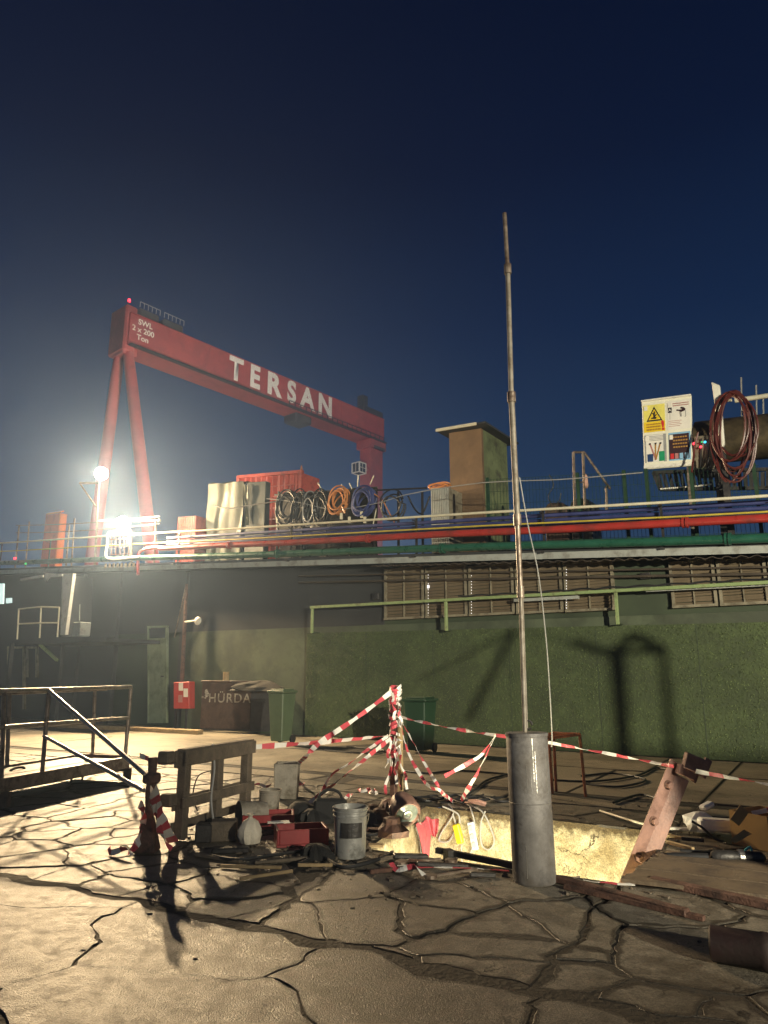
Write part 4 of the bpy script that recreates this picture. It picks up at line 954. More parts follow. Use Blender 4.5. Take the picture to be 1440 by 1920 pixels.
# hose post, red hose, tank, lattice under the board ----------------------------------------
hp_ = thing('hose_post', W(1345, 930, .2), 'white upright channel post carrying the dark red hose', 'post')
mb = MB(); mb.prism([W(x, y, .1) for x, y in ((1351, 845), (1358, 830), (1349, 722), (1334, 716))], -N * .12); obj('post', mb, MT['whitepaint'], hp_, bevel=.01)
q = W(1354, 840, .04); obj('lower_post', MB().beam(V((q.x, q.y, RZ(sof(q)))), q, .12, .1, up=N), MT['darksteel'], hp_)
obj('arm', MB().tube([W(1352, 752, 0), W(1372, 750, .1)], .03, 8), MT['whiterail'], hp_)
pts = []
for k in range(11):
    ph = rnd.uniform(-.1, .1)
    for i in range(24):
        t = i / 24 * 2 * math.pi; cx = 1375 + 34 * math.sin(t) * (1 + .22 * math.sin(k * 1.3)) + (k - 5) * 1.2; ty = 737 + 5 * math.cos(k * 2); by = 880 + 26 * math.sin(k * 1.9)
        y = (ty + by) / 2 - (by - ty) / 2 * math.cos(t); pts.append(W(cx + 10 * (y - 740) / 150 * math.cos(k), y, .15 + .10 * math.sin(k * 2.1 + t)))
solo('red_hose_bundle', MB().tube(pts, .022, 6), MT['redhose'], W(1375, 880, .15), 'thick bundle of dark red hose looped over the white post', 'hose', smooth=True)
cable([W(1310, 810, -.1), W(1303, 835, -.1), W(1300, 860, 0), W(1297, 885, .2)], .022, MT['redhose'], 'red hose hanging just right of the notice board', name='hose')
c1, c2 = W(1400, 822, -1.6), W(1560, 806, -1.6); rr = 42 * mpp(c1)
tk = thing('steel_tank', (c1 + c2) / 2 - UP * rr, 'worn horizontal steel tank behind the red hose at the right', 'tank')
ax = (c2 - c1).normalized(); c1 = c1 - ax * 1.05; Lh = (c2 - c1).length
obj('shell', MB().lathe(c1, [(.05, -.12), (rr * .6, -.08), (rr, 0), (rr, Lh * .3), (rr, Lh), (rr * .6, Lh + .08), (.05, Lh + .1)], 32, ax), MT['tank'], tk, smooth=True)
for t in (.2, .75): obj('band', MB().lathe(c1 + ax * Lh * t, [(rr, -.03), (rr + .015, -.03), (rr + .015, .03), (rr, .03)], 32, ax), MT['darksteel'], tk)
for t in (.15, .8):
    q = c1 + ax * Lh * t; obj('saddle', MB().prism([V((q.x, q.y, RZ(sof(q)))) + ax * d for d in (-.1, .1)] + [q - UP * rr * .8 + ax * .1, q - UP * rr * .8 - ax * .1], -N * .5), MT['darksteel'], tk)
obj('top_pipe', MB().tube([W(1378, 751, -.9), W(1500, 733, -.9)], .055, 10), MT['whiterail'], tk, smooth=True)
for x, yt in ((1390, 708), (1418, 722), (1431, 742)):
    q = W(x, 760, -2.4); solo('antenna_rod', MB().tube([W(x + 1, 790, -2.4), W(x, yt, -2.4)], .018, 6), MT['fascia'], W(x + 1, 790, -2.4), {1390: 'tallest thin pale antenna above the steel tank', 1418: 'middle thin pale antenna above the steel tank', 1431: 'shortest thin antenna above the steel tank'}[x], 'antenna')
cb = thing('control_cabinet', W(1315, 880, -1.0), 'yellowish control cabinet with indicator lamps behind the notice board', 'cabinet')
mb = MB(); mb.prism([W(1300, 888, -.9), W(1340, 886, -.9), W(1338, 815, -.9), (W(1302, 818, -.9))], -N * .5); obj('body', mb, MT['frame'], cb, bevel=.01)
for x in (1312, 1326): mb = MB(); mb.prism([W(x, 886, -.85), W(x + 3, 886, -.85), W(x + 4, 822, -.85), W(x + 1, 822, -.85)], -N * .03); obj('strip', mb, MT['darksteel'], cb)
for x, y, m_, r_ in ((1302, 832, 'ledred', .035), (1314, 838, 'ledred', .028), (1322, 829, 'ledblue', .028), (1316, 829, 'ledgreen', .02)):
    obj('indicator_lamp', MB().lathe(W(x, y, -.8), [(.005, 0), (r_, .01), (r_ * .7, .03), (.004, .035)], 10, N), MT[m_], cb)
lt = thing('hanging_platform', W(1280, 900, -.3), 'dark slatted steel platform hanging under the notice board', 'platform')
q = [(1225, 886), (1440, 880), (1440, 915), (1238, 918)]
for (i, j) in ((0, 1), (1, 2), (2, 3), (3, 0)): obj('bar', MB().beam(W(*q[i], -.5), W(*q[j], -.5), .07, .07), MT['darksteel'], lt)
for x in range(1232, 1440, 11): obj('slat', MB().beam(W(x, 885, -.52), W(x + 8 * (1440 - x) / 200, 916, -.52), .075, .03, up=N), MT['darksteel'], lt)
for x0, x1, y in ((1238, 1290, 917), (1303, 1334, 912)):
    obj('lit_edge', MB().beam(W(x0, y, -.44), W(x1, y - 4, -.44), .03, .03), MT['whitepaint'], lt)  # white bars stand in for light along the platform's lower edge
for x in (1294, 1360): 
    a = W(x, 915, -.5); obj('leg', MB().beam(V((a.x, a.y, RZ(sof(a)))), a, .09, .09, up=N), MT['darksteel'], lt)

# ------------------------------------------------------------------ gantry crane far behind
GD = V((.637, .770, 0)).normalized(); GN = V((GD.y, -GD.x, 0))
cb0 = AY(240, 645, 110.0); cz0 = cb0.z; ct0 = AY(240, 585, 110.0); gh = ct0.z - cz0; gl = 67.6; gw = 5.2
crn = thing('gantry_crane', V((cb0.x, cb0.y, 0)) + GD * 30, 'huge red gantry crane with white lettering on its girder', 'crane')
def C(l, n, z): return cb0 + GD * l - GN * n + UP * (z)        # along, back, above the girder's bottom
def cbox(l0, l1, n0, n1, z0, z1): return MB().obox(C((l0 + l1) / 2, (n0 + n1) / 2, (z0 + z1) / 2), GD * (l1 - l0) / 2, GN * (n1 - n0) / 2, UP * (z1 - z0) / 2)
gd = obj('girder', cbox(0, gl, 0, gw, 0, gh), MT['cranered'], crn)
obj('end_box', cbox(-.6, 1.6, .4, gw + .3, -1.0, gh + 1.6), MT['cranered'], crn, bevel=.3)
for l in (7.5, 15, 22.5, 30, 37.5, 45, 52.5, 60): obj('seam', cbox(l, l + .12, -.03, .05, 0, gh), MT['cranered'], crn)
mb = MB(); mb.obox(C(gl / 2, -.5, -.15), GD * gl / 2, GN * .5, UP * .08)
obj('walkway', mb, MT['cranedark'], crn)
mb = MB(); l = 36
while l < gl: mb.obox(C(l, -.9, .25), GD * .06, GN * .06, UP * .5); l += 1.6
mb.obox(C((36 + gl) / 2, -.9, .8), GD * (gl - 36) / 2, GN * .05, UP * .05); obj('walkway_railing', mb, MT['cranedark'], crn)
tx0 = 44; 
def lat(x):                                    # distance along the girder of a photo x
    lo, hi = 0, gl
    for _ in range(40):
        m_ = (lo + hi) / 2
        if proj(C(m_, 0, gh / 2))[0] < x: lo = m_
        else: hi = m_
    return lo
for ch, xa, xb in (('T', 430, 455), ('E', 466, 489), ('R', 500, 526), ('S', 536, 557), ('A', 565, 587), ('N', 599, 620)):
    la, lb = lat(xa), lat(xb); h = gh * .78
    text('lettering', ch, h * 1.37, C((la + lb) / 2, -.06, gh * .53), GD, UP, GN, MT['cranewhite'], crn, (lb - la) / (h * .84), .27)
for k, (t_, x) in enumerate((('SWL', 271), ('2 x 200', 268), ('Ton', 268))):
    text('lettering', t_, gh * .235, C(lat(x), -.06, gh * (.80 - .24 * k)), GD, UP, GN, MT['cranewhite'], crn, 1.0, .03)
# rigid leg on the right
obj('rigid_leg', cbox(gl - 4.6, gl - .2, .3, 3.6, -cz0 + 1.2, -.003), MT['cranered'], crn)
obj('leg_collar', cbox(gl - 5.2, gl + .3, -.3, 4.2, -2.2, -.1), MT['cranered'], crn)
mb = cbox(gl - 4.0, gl - .1, -.4, .25, -2.2, -1.6); obj('leg_platform', mb, MT['cranedark'], crn)
# hinged A-frame legs at the left
fa = AY(141, 1287, 116); fb = AY(310, 1287, 104)
ta, tb_ = C(.6, 3.6, -.6), C(.9, 1.4, -.6)
for t, f in ((ta, fa), (tb_, fb)):
    f = V((f.x, f.y, 1.2)); obj('hinged_leg', MB().tube([f, t.lerp(f, .5), t.lerp(f, .08), t], 1.1, 16, .85), MT['cranered'], crn, smooth=True)
obj('sill_beam', MB().beam(V((fa.x, fa.y, 1)) , V((fb.x, fb.y, 1)), 1.6, 1.4), MT['cranered'], crn)
obj('leg_head', cbox(-.4, 2.2, .8, 4.4, -1.4, -.01), MT['cranered'], crn)
mb = MB()
for i in range(60): mb.obox(C(gl - .05, 1.6, -3 - i * .8), GD * .05, GN * .35, UP * .05)
for d_ in (1.3, 1.9): mb.obox(C(gl - .05, d_, -27), GD * .05, GN * .05, UP * 24.5)
lad_ = obj('leg_ladder', mb, MT['cranedark'], crn); lad_['kind'] = 'stuff'
obj('girder_flange', cbox(0, gl, -.18, .02, gh - .12, gh + .06), MT['cranered'], crn); obj('girder_flange', cbox(0, gl, -.18, .02, -.06, .12), MT['cranered'], crn)
# driver cab
cbx = C(gl - 7.4, 1.4, -7.8)
cbp = obj('driver_cab', MB().obox(cbx, GD * 1.1, GN * 1.1, UP * 1.15), MT['glass'], crn)
mb = MB()
for i in (-1, 1):
    for j in (-1, 1):
        mb.obox(cbx + GD * 1.1 * i + GN * 1.1 * j, GD * .12, GN * .12, UP * 1.25)
        mb.obox(cbx + GD * 1.1 * i + UP * 1.15 * j, GD * .12, GN * 1.2, UP * .12); mb.obox(cbx + GN * 1.1 * i + UP * 1.15 * j, GD * 1.2, GN * .12, UP * .12)
for i in (-1, 1): mb.obox(cbx + GN * 1.12, GD * 1.1, GN * .06, UP * .07); mb.obox(cbx - GD * 1.12, GD * .06, GN * .07, UP * 1.1); mb.obox(cbx + GN * 1.12, GD * .07, GN * .05, UP * 1.1)
obj('cab_frame', mb, MT['whitepaint'], cbp)
obj('cab_bracket', MB().obox(C(gl - 5.3, 1.4, -7.4), GD * 1.0, GN * .5, UP * .35), MT['cranered'], crn)
# trolleys and machinery on top
for (la, lb, hh) in ((lat(262), lat(300), 2.0), (lat(308), lat(345), 2.0)):
    tr = obj('trolley', cbox(la, lb, .6, gw - .6, gh + .4, gh + hh), MT['cranedark'], crn, bevel=.25)
    obj('trolley_base', cbox(la - .5, lb + .5, .2, gw - .2, gh + .02, gh + .4), MT['cranedark'], tr)
    mb = MB(); l = la
    while l <= lb + .1:
        mb.obox(C(l, .6, gh + hh + .5), GD * .05, GN * .05, UP * .5); l += (lb - la) / 5
    mb.obox(C((la + lb) / 2, .6, gh + hh + 1.0), GD * (lb - la) / 2, GN * .05, UP * .05); obj('trolley_railing', mb, MT['fascia'], tr)
la = lat(684); mh = obj('machinery', cbox(la, gl + .3, .5, gw - .5, gh + .02, gh + 2.0), MT['cranedark'], crn, bevel=.2)
obj('winch_tower', cbox(la, la + 1.7, .6, 2.4, gh + 2.01, gh + 4.4), MT['cranedark'], mh)
tr = cbox(lat(560), lat(590), .6, gw - .6, -2.0, -.2); obj('lower_trolley', tr, MT['cranedark'], crn, bevel=.3)
q = C(.2, 1.2, gh + 2.7); obj('beacon', MB().lathe(q, [(.05, -.3), (.22, -.25), (.22, .2), (.05, .3)], 10), MT['ledred'], crn)
obj('beacon_mast', MB().tube([C(.2, 1.2, gh + 1.5), q - UP * .3], .08, 6), MT['cranedark'], crn)
lamp('crane_floodlight', 'SPOT', V((2, 62, 9)), P_CRANE, (1, .86, .72), .6, C(30, 0, 0), R(75), .5)

# ------------------------------------------------------------------ railed gangway at the left
gw_ = thing('gangway', G(120, 1470), 'low steel gangway with tube handrails at the left edge', 'gangway')
zd = .33
e0, e1 = G(-60, 1474, zd), G(238, 1422, zd)                       # near edge of deck
gdv = (e1 - e0).normalized(); gnv = V((-gdv.y, gdv.x, 0))
f0_, f1_ = e0 + gnv * 1.0, e1 + gnv * 1.0
obj('side_beam', MB().beam(e0 + UP * -.06, e1 + UP * -.06, .07, .17), MT['oldsteel'], gw_, bevel=.008)
obj('side_beam', MB().beam(f0_ + UP * -.06, f1_ + UP * -.06, .07, .17), MT['oldsteel'], gw_, bevel=.008)
obj('deck', MB().beam((e0 + f0_) / 2 + UP * -.02, (e1 + f1_) / 2 + UP * -.02, .92, .03), MT['darksteel'], gw_)
obj('end_beam', MB().beam(e1 + gdv * .04 + UP * -.08, f1_ + gdv * .04 + UP * -.08, .07, .24), MT['rust'], gw_)
for p in (e1 + gdv * .04, e0 + gdv * .6): obj('foot', MB().beam(V((p.x, p.y, 0)), p + UP * -.15, .10, .1), MT['rust'], gw_)
def onrail(x, y, base):                       # point above the gangway edge line at photo x,y
    n_ = V((-gdv.y, gdv.x, 0)); d = ray(x, y); t = (base - O).dot(n_) / d.dot(n_); return O + d * t
for (base, xs_, ytop, ymid) in ((e1, ((8, 1293, 1474), (84, 1294, 1460), (240, 1290, 1425)), ((-60, 1297), (91, 1293), (246, 1288)), ((-60, 1368), (84, 1357), (240, 1346))),):
    for x, yt, yb in xs_:
        xt = x + (8 if x > 20 else 0) * (1 if x < 200 else .7); obj('post', MB().tube([onrail(x - 6, yb, base), onrail(xt, yt, base)], .028, 10), MT['oldsteel'], gw_, smooth=True)
    obj('top_rail', MB().tube([onrail(*q, base) for q in ytop], .030, 10), MT['galv'], gw_, smooth=True)
    obj('mid_rail', MB().tube([onrail(*q, base) for q in ymid], .026, 10), MT['galv'], gw_, smooth=True)
for x, yt, yb in ((178, 1295, 1425), (18, 1297, 1440)):
    obj('post', MB().tube([onrail(x - 5, yb, f1_), onrail(x, yt, f1_)], .028, 10), MT['oldsteel'], gw_, smooth=True)
obj('mid_rail', MB().tube([onrail(-60, 1372, f1_), onrail(175, 1352, f1_)], .022, 8), MT['galv'], gw_, smooth=True)
obj('top_rail', MB().tube([onrail(-60, 1303, f1_), onrail(200, 1292, f1_)], .026, 8), MT['oldsteel'], gw_, smooth=True)
obj('brace', MB().tube([onrail(91, 1294, e1), G(285, 1462, .60)], .027, 10), MT['galv'], gw_, smooth=True)
obj('brace', MB().tube([onrail(82, 1380, e1), G(270, 1482, .55)], .022, 10), MT['galv'], gw_, smooth=True)
for x in (32, 100, 145):
    p = onrail(x, 1452, e0.lerp(f0_, .6)); mb = MB().tube(smooth_path([p + gdv * -.12 + UP * -.1, p + gdv * -.12 + UP * .07, p + gdv * .12 + UP * .07, p + gdv * .12 + UP * -.1], 4), .018, 6); obj('lifting_lug', mb, MT['darksteel'], gw_, smooth=True)

# rusty flared post ------------------------------------------------------------------------
bp_ = G(275, 1597); k = mpp(bp_)
po = thing('flared_post', bp_, 'rusty steel post with a flared foot in front of the gangway', 'post')
h_ = .84; obj('shaft', MB().lathe(bp_ + UP * .28, [(.046, 0), (.042, .08), (.052, .26), (.040, .38), (.046, h_ - .28)], 12), MT['rust'], po, smooth=True)
mb = MB(); b4 = [bp_ + V((sx_ * .105, sy_ * .10, .004)) for sx_, sy_ in ((-1, -1), (1, -1), (1, 1), (-1, 1))]; t4 = [bp_ + V((sx_ * .042, sy_ * .042, .30)) for sx_, sy_ in ((-1, -1), (1, -1), (1, 1), (-1, 1))]
mb.add(b4 + t4, [(0, 1, 2, 3), (4, 5, 6, 7), (0, 1, 5, 4), (1, 2, 6, 5), (2, 3, 7, 6), (3, 0, 4, 7)]); obj('flared_foot', mb, MT['rust'], po, bevel=.01)
obj('collar', MB().lathe(bp_ + UP * .60, [(.06, 0), (.085, .02), (.085, .08), (.06, .1)], 12), MT['rust'], po)

# ------------------------------------------------------------------ barrier tape
def ribbon(pts, width=.07, stripe=.16, twist=0.0, ph=0.0, side=None, wv=.0):
    width *= .80; P = smooth_path(pts, 3) if len(pts) > 2 else [V(p) for p in pts]; cum = [0]; sd0 = rnd.uniform(0, 50)
    for i in range(len(P) - 1): cum.append(cum[-1] + (P[i + 1] - P[i]).length)
    L = cum[-1]
    def at(d):
        for i in range(len(P) - 1):
            if d <= cum[i + 1] or i == len(P) - 2:
                t = (d - cum[i]) / max(1e-6, cum[i + 1] - cum[i]); return P[i].lerp(P[i + 1], t), (P[i + 1] - P[i]).normalized()
    mb = MB(); nst = max(2, int(round(L / stripe * 1.0))); sub = 3; prev = None; th = .0015
    for i in range(nst * sub + 1):
        d = L * i / (nst * sub); p, t = at(d)
        b = UP if side is None else side; w = b - t * b.dot(t)
        if w.length < .1: w = V((1, 0, 0)) - t * t.x
        w.normalize(); o_ = t.cross(w); a_ = ph + twist * (d / L) * 2 * math.pi + .5 * wv * math.sin(d * 7) + 1.1 * noise.noise(V((d * 2.1, sd0, 0)))
        wd = w * math.cos(a_) + o_ * math.sin(a_); nn = t.cross(wd)
        width_ = width * (.86 + .35 * noise.noise(V((d * 5, sd0, 7)))); p = p + nn * .012 * noise.noise(V((d * 8, sd0, 3)))
        cur = [p + wd * width_ / 2 + nn * th, p - wd * width_ / 2 + nn * th, p - wd * width_ / 2 - nn * th, p + wd * width_ / 2 - nn * th]
        if prev is not None:
            mi = ((i - 1) // sub) % 2
            n0 = len(mb.v); mb.v += prev + cur
            for q in ((0, 1, 5, 4), (1, 2, 6, 5), (2, 3, 7, 6), (3, 0, 4, 7)): mb.f.append(tuple(n0 + z for z in q)); mb.m.append(mi)
        prev = cur
    return mb
TM = [MT['tapew'], MT['taper']]
def tape(pts, label, width=.07, stripe=.15, twist=0, ph=0, wv=.0, k=0, group='red and white barrier tapes'):
    pts = [V(p) for p in pts]
    if k: pts = smooth_path(pts, k)
    return solo('barrier_tape', ribbon(pts, width, stripe, twist, ph, None, wv), TM, pts[0], label, 'tape', group)
cpb = G(738, 1492); cpY = cpb.y
cpo = thing('taped_post', cpb, 'upright post wrapped all over in red and white tape', 'post')
CP = lambda x, y, dY=0: AY(x, y, cpY + dY)
obj('shaft', MB().beam(cpb, CP(740, 1292), .085, .085, up=N), MT['rust'], cpo, bevel=.01)
obj('wood_side', MB().beam(cpb + V((.09, .02, 0)), CP(749, 1345), .07, .06, up=N), MT['palewood'], cpo)
for i in range(15):                              # wraps and loose ends
    y = 1296 + i * 9; r_ = .075; pts = []
    for j in range(9):
        a_ = j / 8 * 2 * math.pi; c = CP(741, y + rnd.uniform(-3, 3)); pts.append(c + V((math.cos(a_) * r_ * (1 + .25 * rnd.random()), math.sin(a_) * r_, .04 * math.sin(a_ + i) + .01 * j)))
    o_ = obj('tape_wrap', ribbon(pts, .06, .11, 0, rnd.uniform(-.4, .4)), TM, cpo)
for i, (xa, ya, xb, yb) in enumerate(((735, 1300, 741, 1350), (742, 1385, 722, 1490), (738, 1380, 748, 1475), (741, 1390, 742, 1470), (747, 1310, 752, 1360), (733, 1385, 724, 1440), (745, 1400, 765, 1480))):
    a, b = CP(xa, ya, -.12), CP(xb, yb, -.15); pts = [a.lerp(b, t / 6) + V((.02 * math.sin(t * 2 + i), 0, 0)) for t in range(7)]
    obj('tape_tail', ribbon(pts, .06, .12, .5, i), TM, cpo)
tape(sag(CP(750, 1344, -.1), AY(948, 1381, 8.6), 10, .02), 'tight tape from the taped post to the steel cylinder', .06, .17, 1.6)
tape([AY(1028, 1392, 8.6), AY(1160, 1417, 8.0), AY(1262, 1437, 7.25)], 'taut tape from behind the cylinder to the leaning steel beam', .05, .16, 1.0)
tape([AY(1305, 1446, 7.3), AY(1385, 1461, 6.9), AY(1560, 1494, 6.3)], 'taut tape running from the leaning beam out to the right edge', .055, .15, .6)
tape(sag(AY(468, 1401, 8.75), CP(733, 1379, -.1), 12, .01), 'wide flat striped tape from the pallet to the taped post', .085, .17, .18)
tape([CP(735, 1297, -.1), AY(660, 1352, 9.9), AY(600, 1392, 9.4), AY(572, 1420, 9.2), G(540, 1448)], 'tape slanting from the top of the taped post down to the left', .085, .16, .7)
tape([CP(728, 1380, -.1), AY(690, 1405, 9.9), AY(650, 1435, 9.6), AY(622, 1452, 9.5), AY(605, 1482, 9.4), G(585, 1497)], 'slack tape bending low to the ground left of the taped post', .07, .15, .8, k=3)
tape([CP(732, 1385, -.1), AY(700, 1410, 9.8), AY(650, 1452, 9.3), G(580, 1505)], 'tape pulled straight to the ground behind the black bag', .075, .16, .5)
tape([CP(750, 1348, -.1), AY(765, 1410, 9.8), AY(800, 1470, 9.3), AY(825, 1482, 9.0), G(840, 1502)], 'inner hanging tape loop right of the taped post', .055, .15, .9, k=4)
tape([CP(752, 1350, -.1), AY(790, 1420, 9.6), AY(825, 1478, 9.1), G(852, 1505)], 'outer hanging tape right of the taped post ending at the pit edge', .055, .15, .6, k=4)
kn = AY(930, 1378, 8.65)
tape([kn, AY(905, 1412, 8.75), AY(880, 1430, 8.8), AY(834, 1455, 8.9)], 'short tape end fluttering left below the knot by the cylinder', .075, .14, .35, 1.0)
tape([kn, AY(905, 1430, 8.8), AY(880, 1475, 9.0), G(862, 1505)], 'tape dropping from the knot by the cylinder to the pit edge', .075, .15, .4, .8)
tape([G(288, 1480, .66), G(300, 1530, .36), G(325, 1580, .03)], 'broad tape hanging from the flared post down to the pallet foot', .12, .14, .25, .3)
tape([G(282, 1478, .66), G(300, 1560, .2), G(322, 1592, .015)], 'twisted tape behind the flared post', .075, .12, 1.0)
tape([G(262, 1505, .5), G(268, 1545, .25), G(258, 1580, .1), G(240, 1600, .012)], 'crumpled tape left of the flared post foot', .10, .1, 1.2, k=4)
tape([AY(262, 1416, 10.2), AY(300, 1430, 9.6), AY(330, 1427, 9.0)], 'short tape stretched between gangway and pallet top', .09, .2, .05)
tape([AY(1410, 1525, 7.6), AY(1445, 1518, 7.5), AY(1560, 1495, 7.2)], 'tape stretching out of the cardboard box to the right edge', .075, .14, .1)
tape([G(1095, 1650, .012), G(1150, 1656, .02), G(1190, 1660, .012)], 'tape lying flat along the near rim of the pit', .05, .12, .1, 1.4)
tape([G(745, 1623, .01), G(850, 1626, .016), G(955, 1633, .012)], 'tape lying between loose tools left of the cylinder', .05, .15, .05, 1.4)
for i in range(9):                               # scraps of tape trodden in the ground
    x, y = ((480, 1478), (545, 1480), (610, 1487), (700, 1490), (650, 1500), (690, 1488), (228, 1605), (560, 1478), (770, 1640))[i]
    p = G(x, y, .015); a_ = rnd.uniform(0, 3); d = V((math.cos(a_), math.sin(a_), 0)) * .14
    solo('tape_scrap', ribbon([p - d + UP * .02, p + V((.03, .02, .06)), p + d + UP * .01, p + d * 1.5 + V((0, .05, .04))], .06, .1, .5, 1.2), TM, p, ('crumpled tape scrap behind the pallet top right', 'tape scrap left of the tall grey bucket', 'tape scrap right of the tall grey bucket', 'tape scrap just left of the taped post foot', 'tape scrap in front of the black bag back edge', 'tape scrap lying under the slanting tape ends', 'bright tape scrap at the flared post foot', 'tape scrap touching the tall grey bucket', 'tape scrap in front of the pit left corner')[i], 'tape', 'scraps of barrier tape on the ground')

# ------------------------------------------------------------------ pallet on its edge
pa, pb_ = G(332, 1578), AY(462, 1543, 8.75); pb_.z = 0
pd = (pb_ - pa).normalized(); pn = V((pd.y, -pd.x, 0))          # pn towards the camera/right
pl_ = thing('wooden_pallet', (pa + pb_) / 2, 'dark wooden pallet standing on its long edge', 'pallet'); PL = (pb_ - pa).length; H = .86
for t in (0.0, .5, 1.0):
    c = pa + pd * (.05 + (PL - .1) * t); obj('stringer', MB().obox(c + UP * (H / 2), pd * .05, pn * .05, UP * (H / 2 - .015)), MT['wood'], pl_, bevel=.006)
for z, hh in ((H - .085, .085), (H * .40, .065), (H * .15, .045)):
    obj('board', MB().obox(pa + pd * PL / 2 + UP * z - pn * .062, pd * (PL / 2 + .03), pn * .011, UP * hh), MT['wood'], pl_, bevel=.004)
for z, hh in ((H - .07, .07), (H * .42, .05)):
    obj('board', MB().obox(pa + pd * PL / 2 + UP * z + pn * .062, pd * (PL / 2 + .03), pn * .011, UP * hh), MT['wood'], pl_, bevel=.004)
obj('board', MB().obox(pa + pd * PL / 2 + UP * (H + .002), pd * (PL / 2 + .02), pn * .05, UP * .013), MT['wood'], pl_, bevel=.004)
for (x, y) in ((312, 1420), (316, 1500)):
    c = AY(x, y, pa.y - .02); obj('block', MB().obox(c, pd * .06, pn * .07, UP * .06), MT['wood'], pl_, bevel=.015)
cable([AY(398, 1395, 8.0), AY(402, 1440, 8.0), AY(396, 1500, 7.95), AY(404, 1560, 7.9)], .012, MT['cablegrey'], 'grey cable hung over the middle of the pallet', name='cable')
cable([AY(396, 1445, 8.02), AY(372, 1455, 8.1), AY(362, 1490, 8.2), AY(370, 1520, 8.3)], .006, MT['black'], 'thin black wire arching out of the pallet', name='cable')

# ------------------------------------------------------------------ buckets, bags, boxes around the pallet
def bucket(x, y, wpx, hpx, m, label, taper=.88, ribs=True, name='bucket'):
    p = G(x, y); k = mpp(p); r = wpx * k / 2; h = hpx * k * 1.02; p = p + V((0, r * .8, 0)); o = thing(name, p, label, 'bucket')
    pr = [(r * taper, .002), (r * (taper + .03), h * .3), (r * .97, h * .80)]
    if ribs: pr += [(r * 1.03, h * .81), (r * 1.03, h * .835), (r * .98, h * .84), (r * .98, h * .89), (r * 1.04, h * .90), (r * 1.04, h * .925), (r * .99, h * .93)]
    pr += [(r * 1.0, h * .97), (r * 1.05, h * .975), (r * 1.05, h), (r * .97, h), (r * .94, h * .9), (r * taper * .92, h * .06)]
    obj('body', MB().lathe(p, pr, 32, UP, 0, .05), m, o, smooth=True)
    return o, p, r, h
o_, p_, r_, h_ = bucket(655, 1612, 66, 88, MT['paintpail'], 'dented grey metal paint pail in front of the pit')
mb = MB(); pts = []
for i in range(13):
    a_ = R(-30) + R(75) * i / 12 - R(90); pts.append(p_ + V((math.cos(a_) * (r_ * 1.0), math.sin(a_) * (r_ * 1.0), 0)))
for i in range(12): mb.quad(pts[i] + UP * h_ * .42, pts[i + 1] + UP * h_ * .42, pts[i + 1] + UP * h_ * .72, pts[i] + UP * h_ * .72)
obj('faded_label', mb, MT['darksteel'], o_)
obj('handle', MB().tube([p_ + V((math.cos(a_) * r_ * 1.08, math.sin(a_) * r_ * 1.08, h_ * .86 - .18 * math.sin((a_ - R(-150)) / R(140) * 3.14) ** 2 * 1)) for a_ in [R(-20) + R(60) * i / 10 for i in range(11)]], .005, 6), MT['galv'], o_)
# square tall bucket and friends
p = G(534, 1500); k = mpp(p); w = 46 * k; h = 64 * k; p = p + V((0, w / 2, 0))
tb2 = thing('square_bucket', p, 'tall grey squarish bucket at the back of the clutter', 'bucket')
mb = MB(); b4 = [p + V((sx_ * w * .44, sy_ * w * .44, .003)) for sx_, sy_ in ((-1, -1), (1, -1), (1, 1), (-1, 1))]; t4 = [p + V((sx_ * w * .5, sy_ * w * .5, h)) for sx_, sy_ in ((-1, -1), (1, -1), (1, 1), (-1, 1))]; i4 = [p + V((sx_ * w * .45, sy_ * w * .45, h)) for sx_, sy_ in ((-1, -1), (1, -1), (1, 1), (-1, 1))]; j4 = [p + V((sx_ * w * .4, sy_ * w * .4, .03)) for sx_, sy_ in ((-1, -1), (1, -1), (1, 1), (-1, 1))]
ring4 = lambda a, b: [(a + i, a + (i + 1) % 4, b + (i + 1) % 4, b + i) for i in range(4)]
mb.add(b4 + t4 + i4 + j4, [(0, 1, 2, 3), (12, 13, 14, 15)] + ring4(0, 4) + ring4(4, 8) + ring4(8, 12)); obj('body', mb, MT['greybucket'], tb2, bevel=.015)
bucket(502, 1528, 42, 42, MT['greybucket'], 'small grey bucket between the pallet and the black bag', .85)
# drum lying on its side
p = G(468, 1552); k = mpp(p); r = 23 * k; c = p + V((0, .1, r)); axd = V((-.85, -.45, 0)).normalized()
ob2 = thing('lying_bucket', p, 'grey bucket lying on its side with a dark open mouth', 'bucket')
obj('body', MB().lathe(c - axd * .16, [(r * .82, 0), (r * .86, .02), (r * .97, .28), (r * 1.03, .285), (r * 1.03, .31), (r * .95, .31), (r * .8, .03)], 26, axd), MT['greybucket'], ob2, smooth=True)
# pale egg-shaped sack
p = G(463, 1591); k = mpp(p); r = 23 * k
sk_ = thing('tied_sack', p, 'pale egg-shaped tied sack in front of the clutter', 'sack')
obj('body', MB().lathe(p + V((0, r, 0)), [(r * .3, .003), (r * .8, r * .25), (r, r * .8), (r * .92, r * 1.3), (r * .6, r * 1.9), (r * .2, r * 2.15), (r * .14, r * 2.25), (r * .34, r * 2.5), (r * .1, r * 2.45)], 24, UP, 0, .28), MT['sack'], sk_, smooth=True)
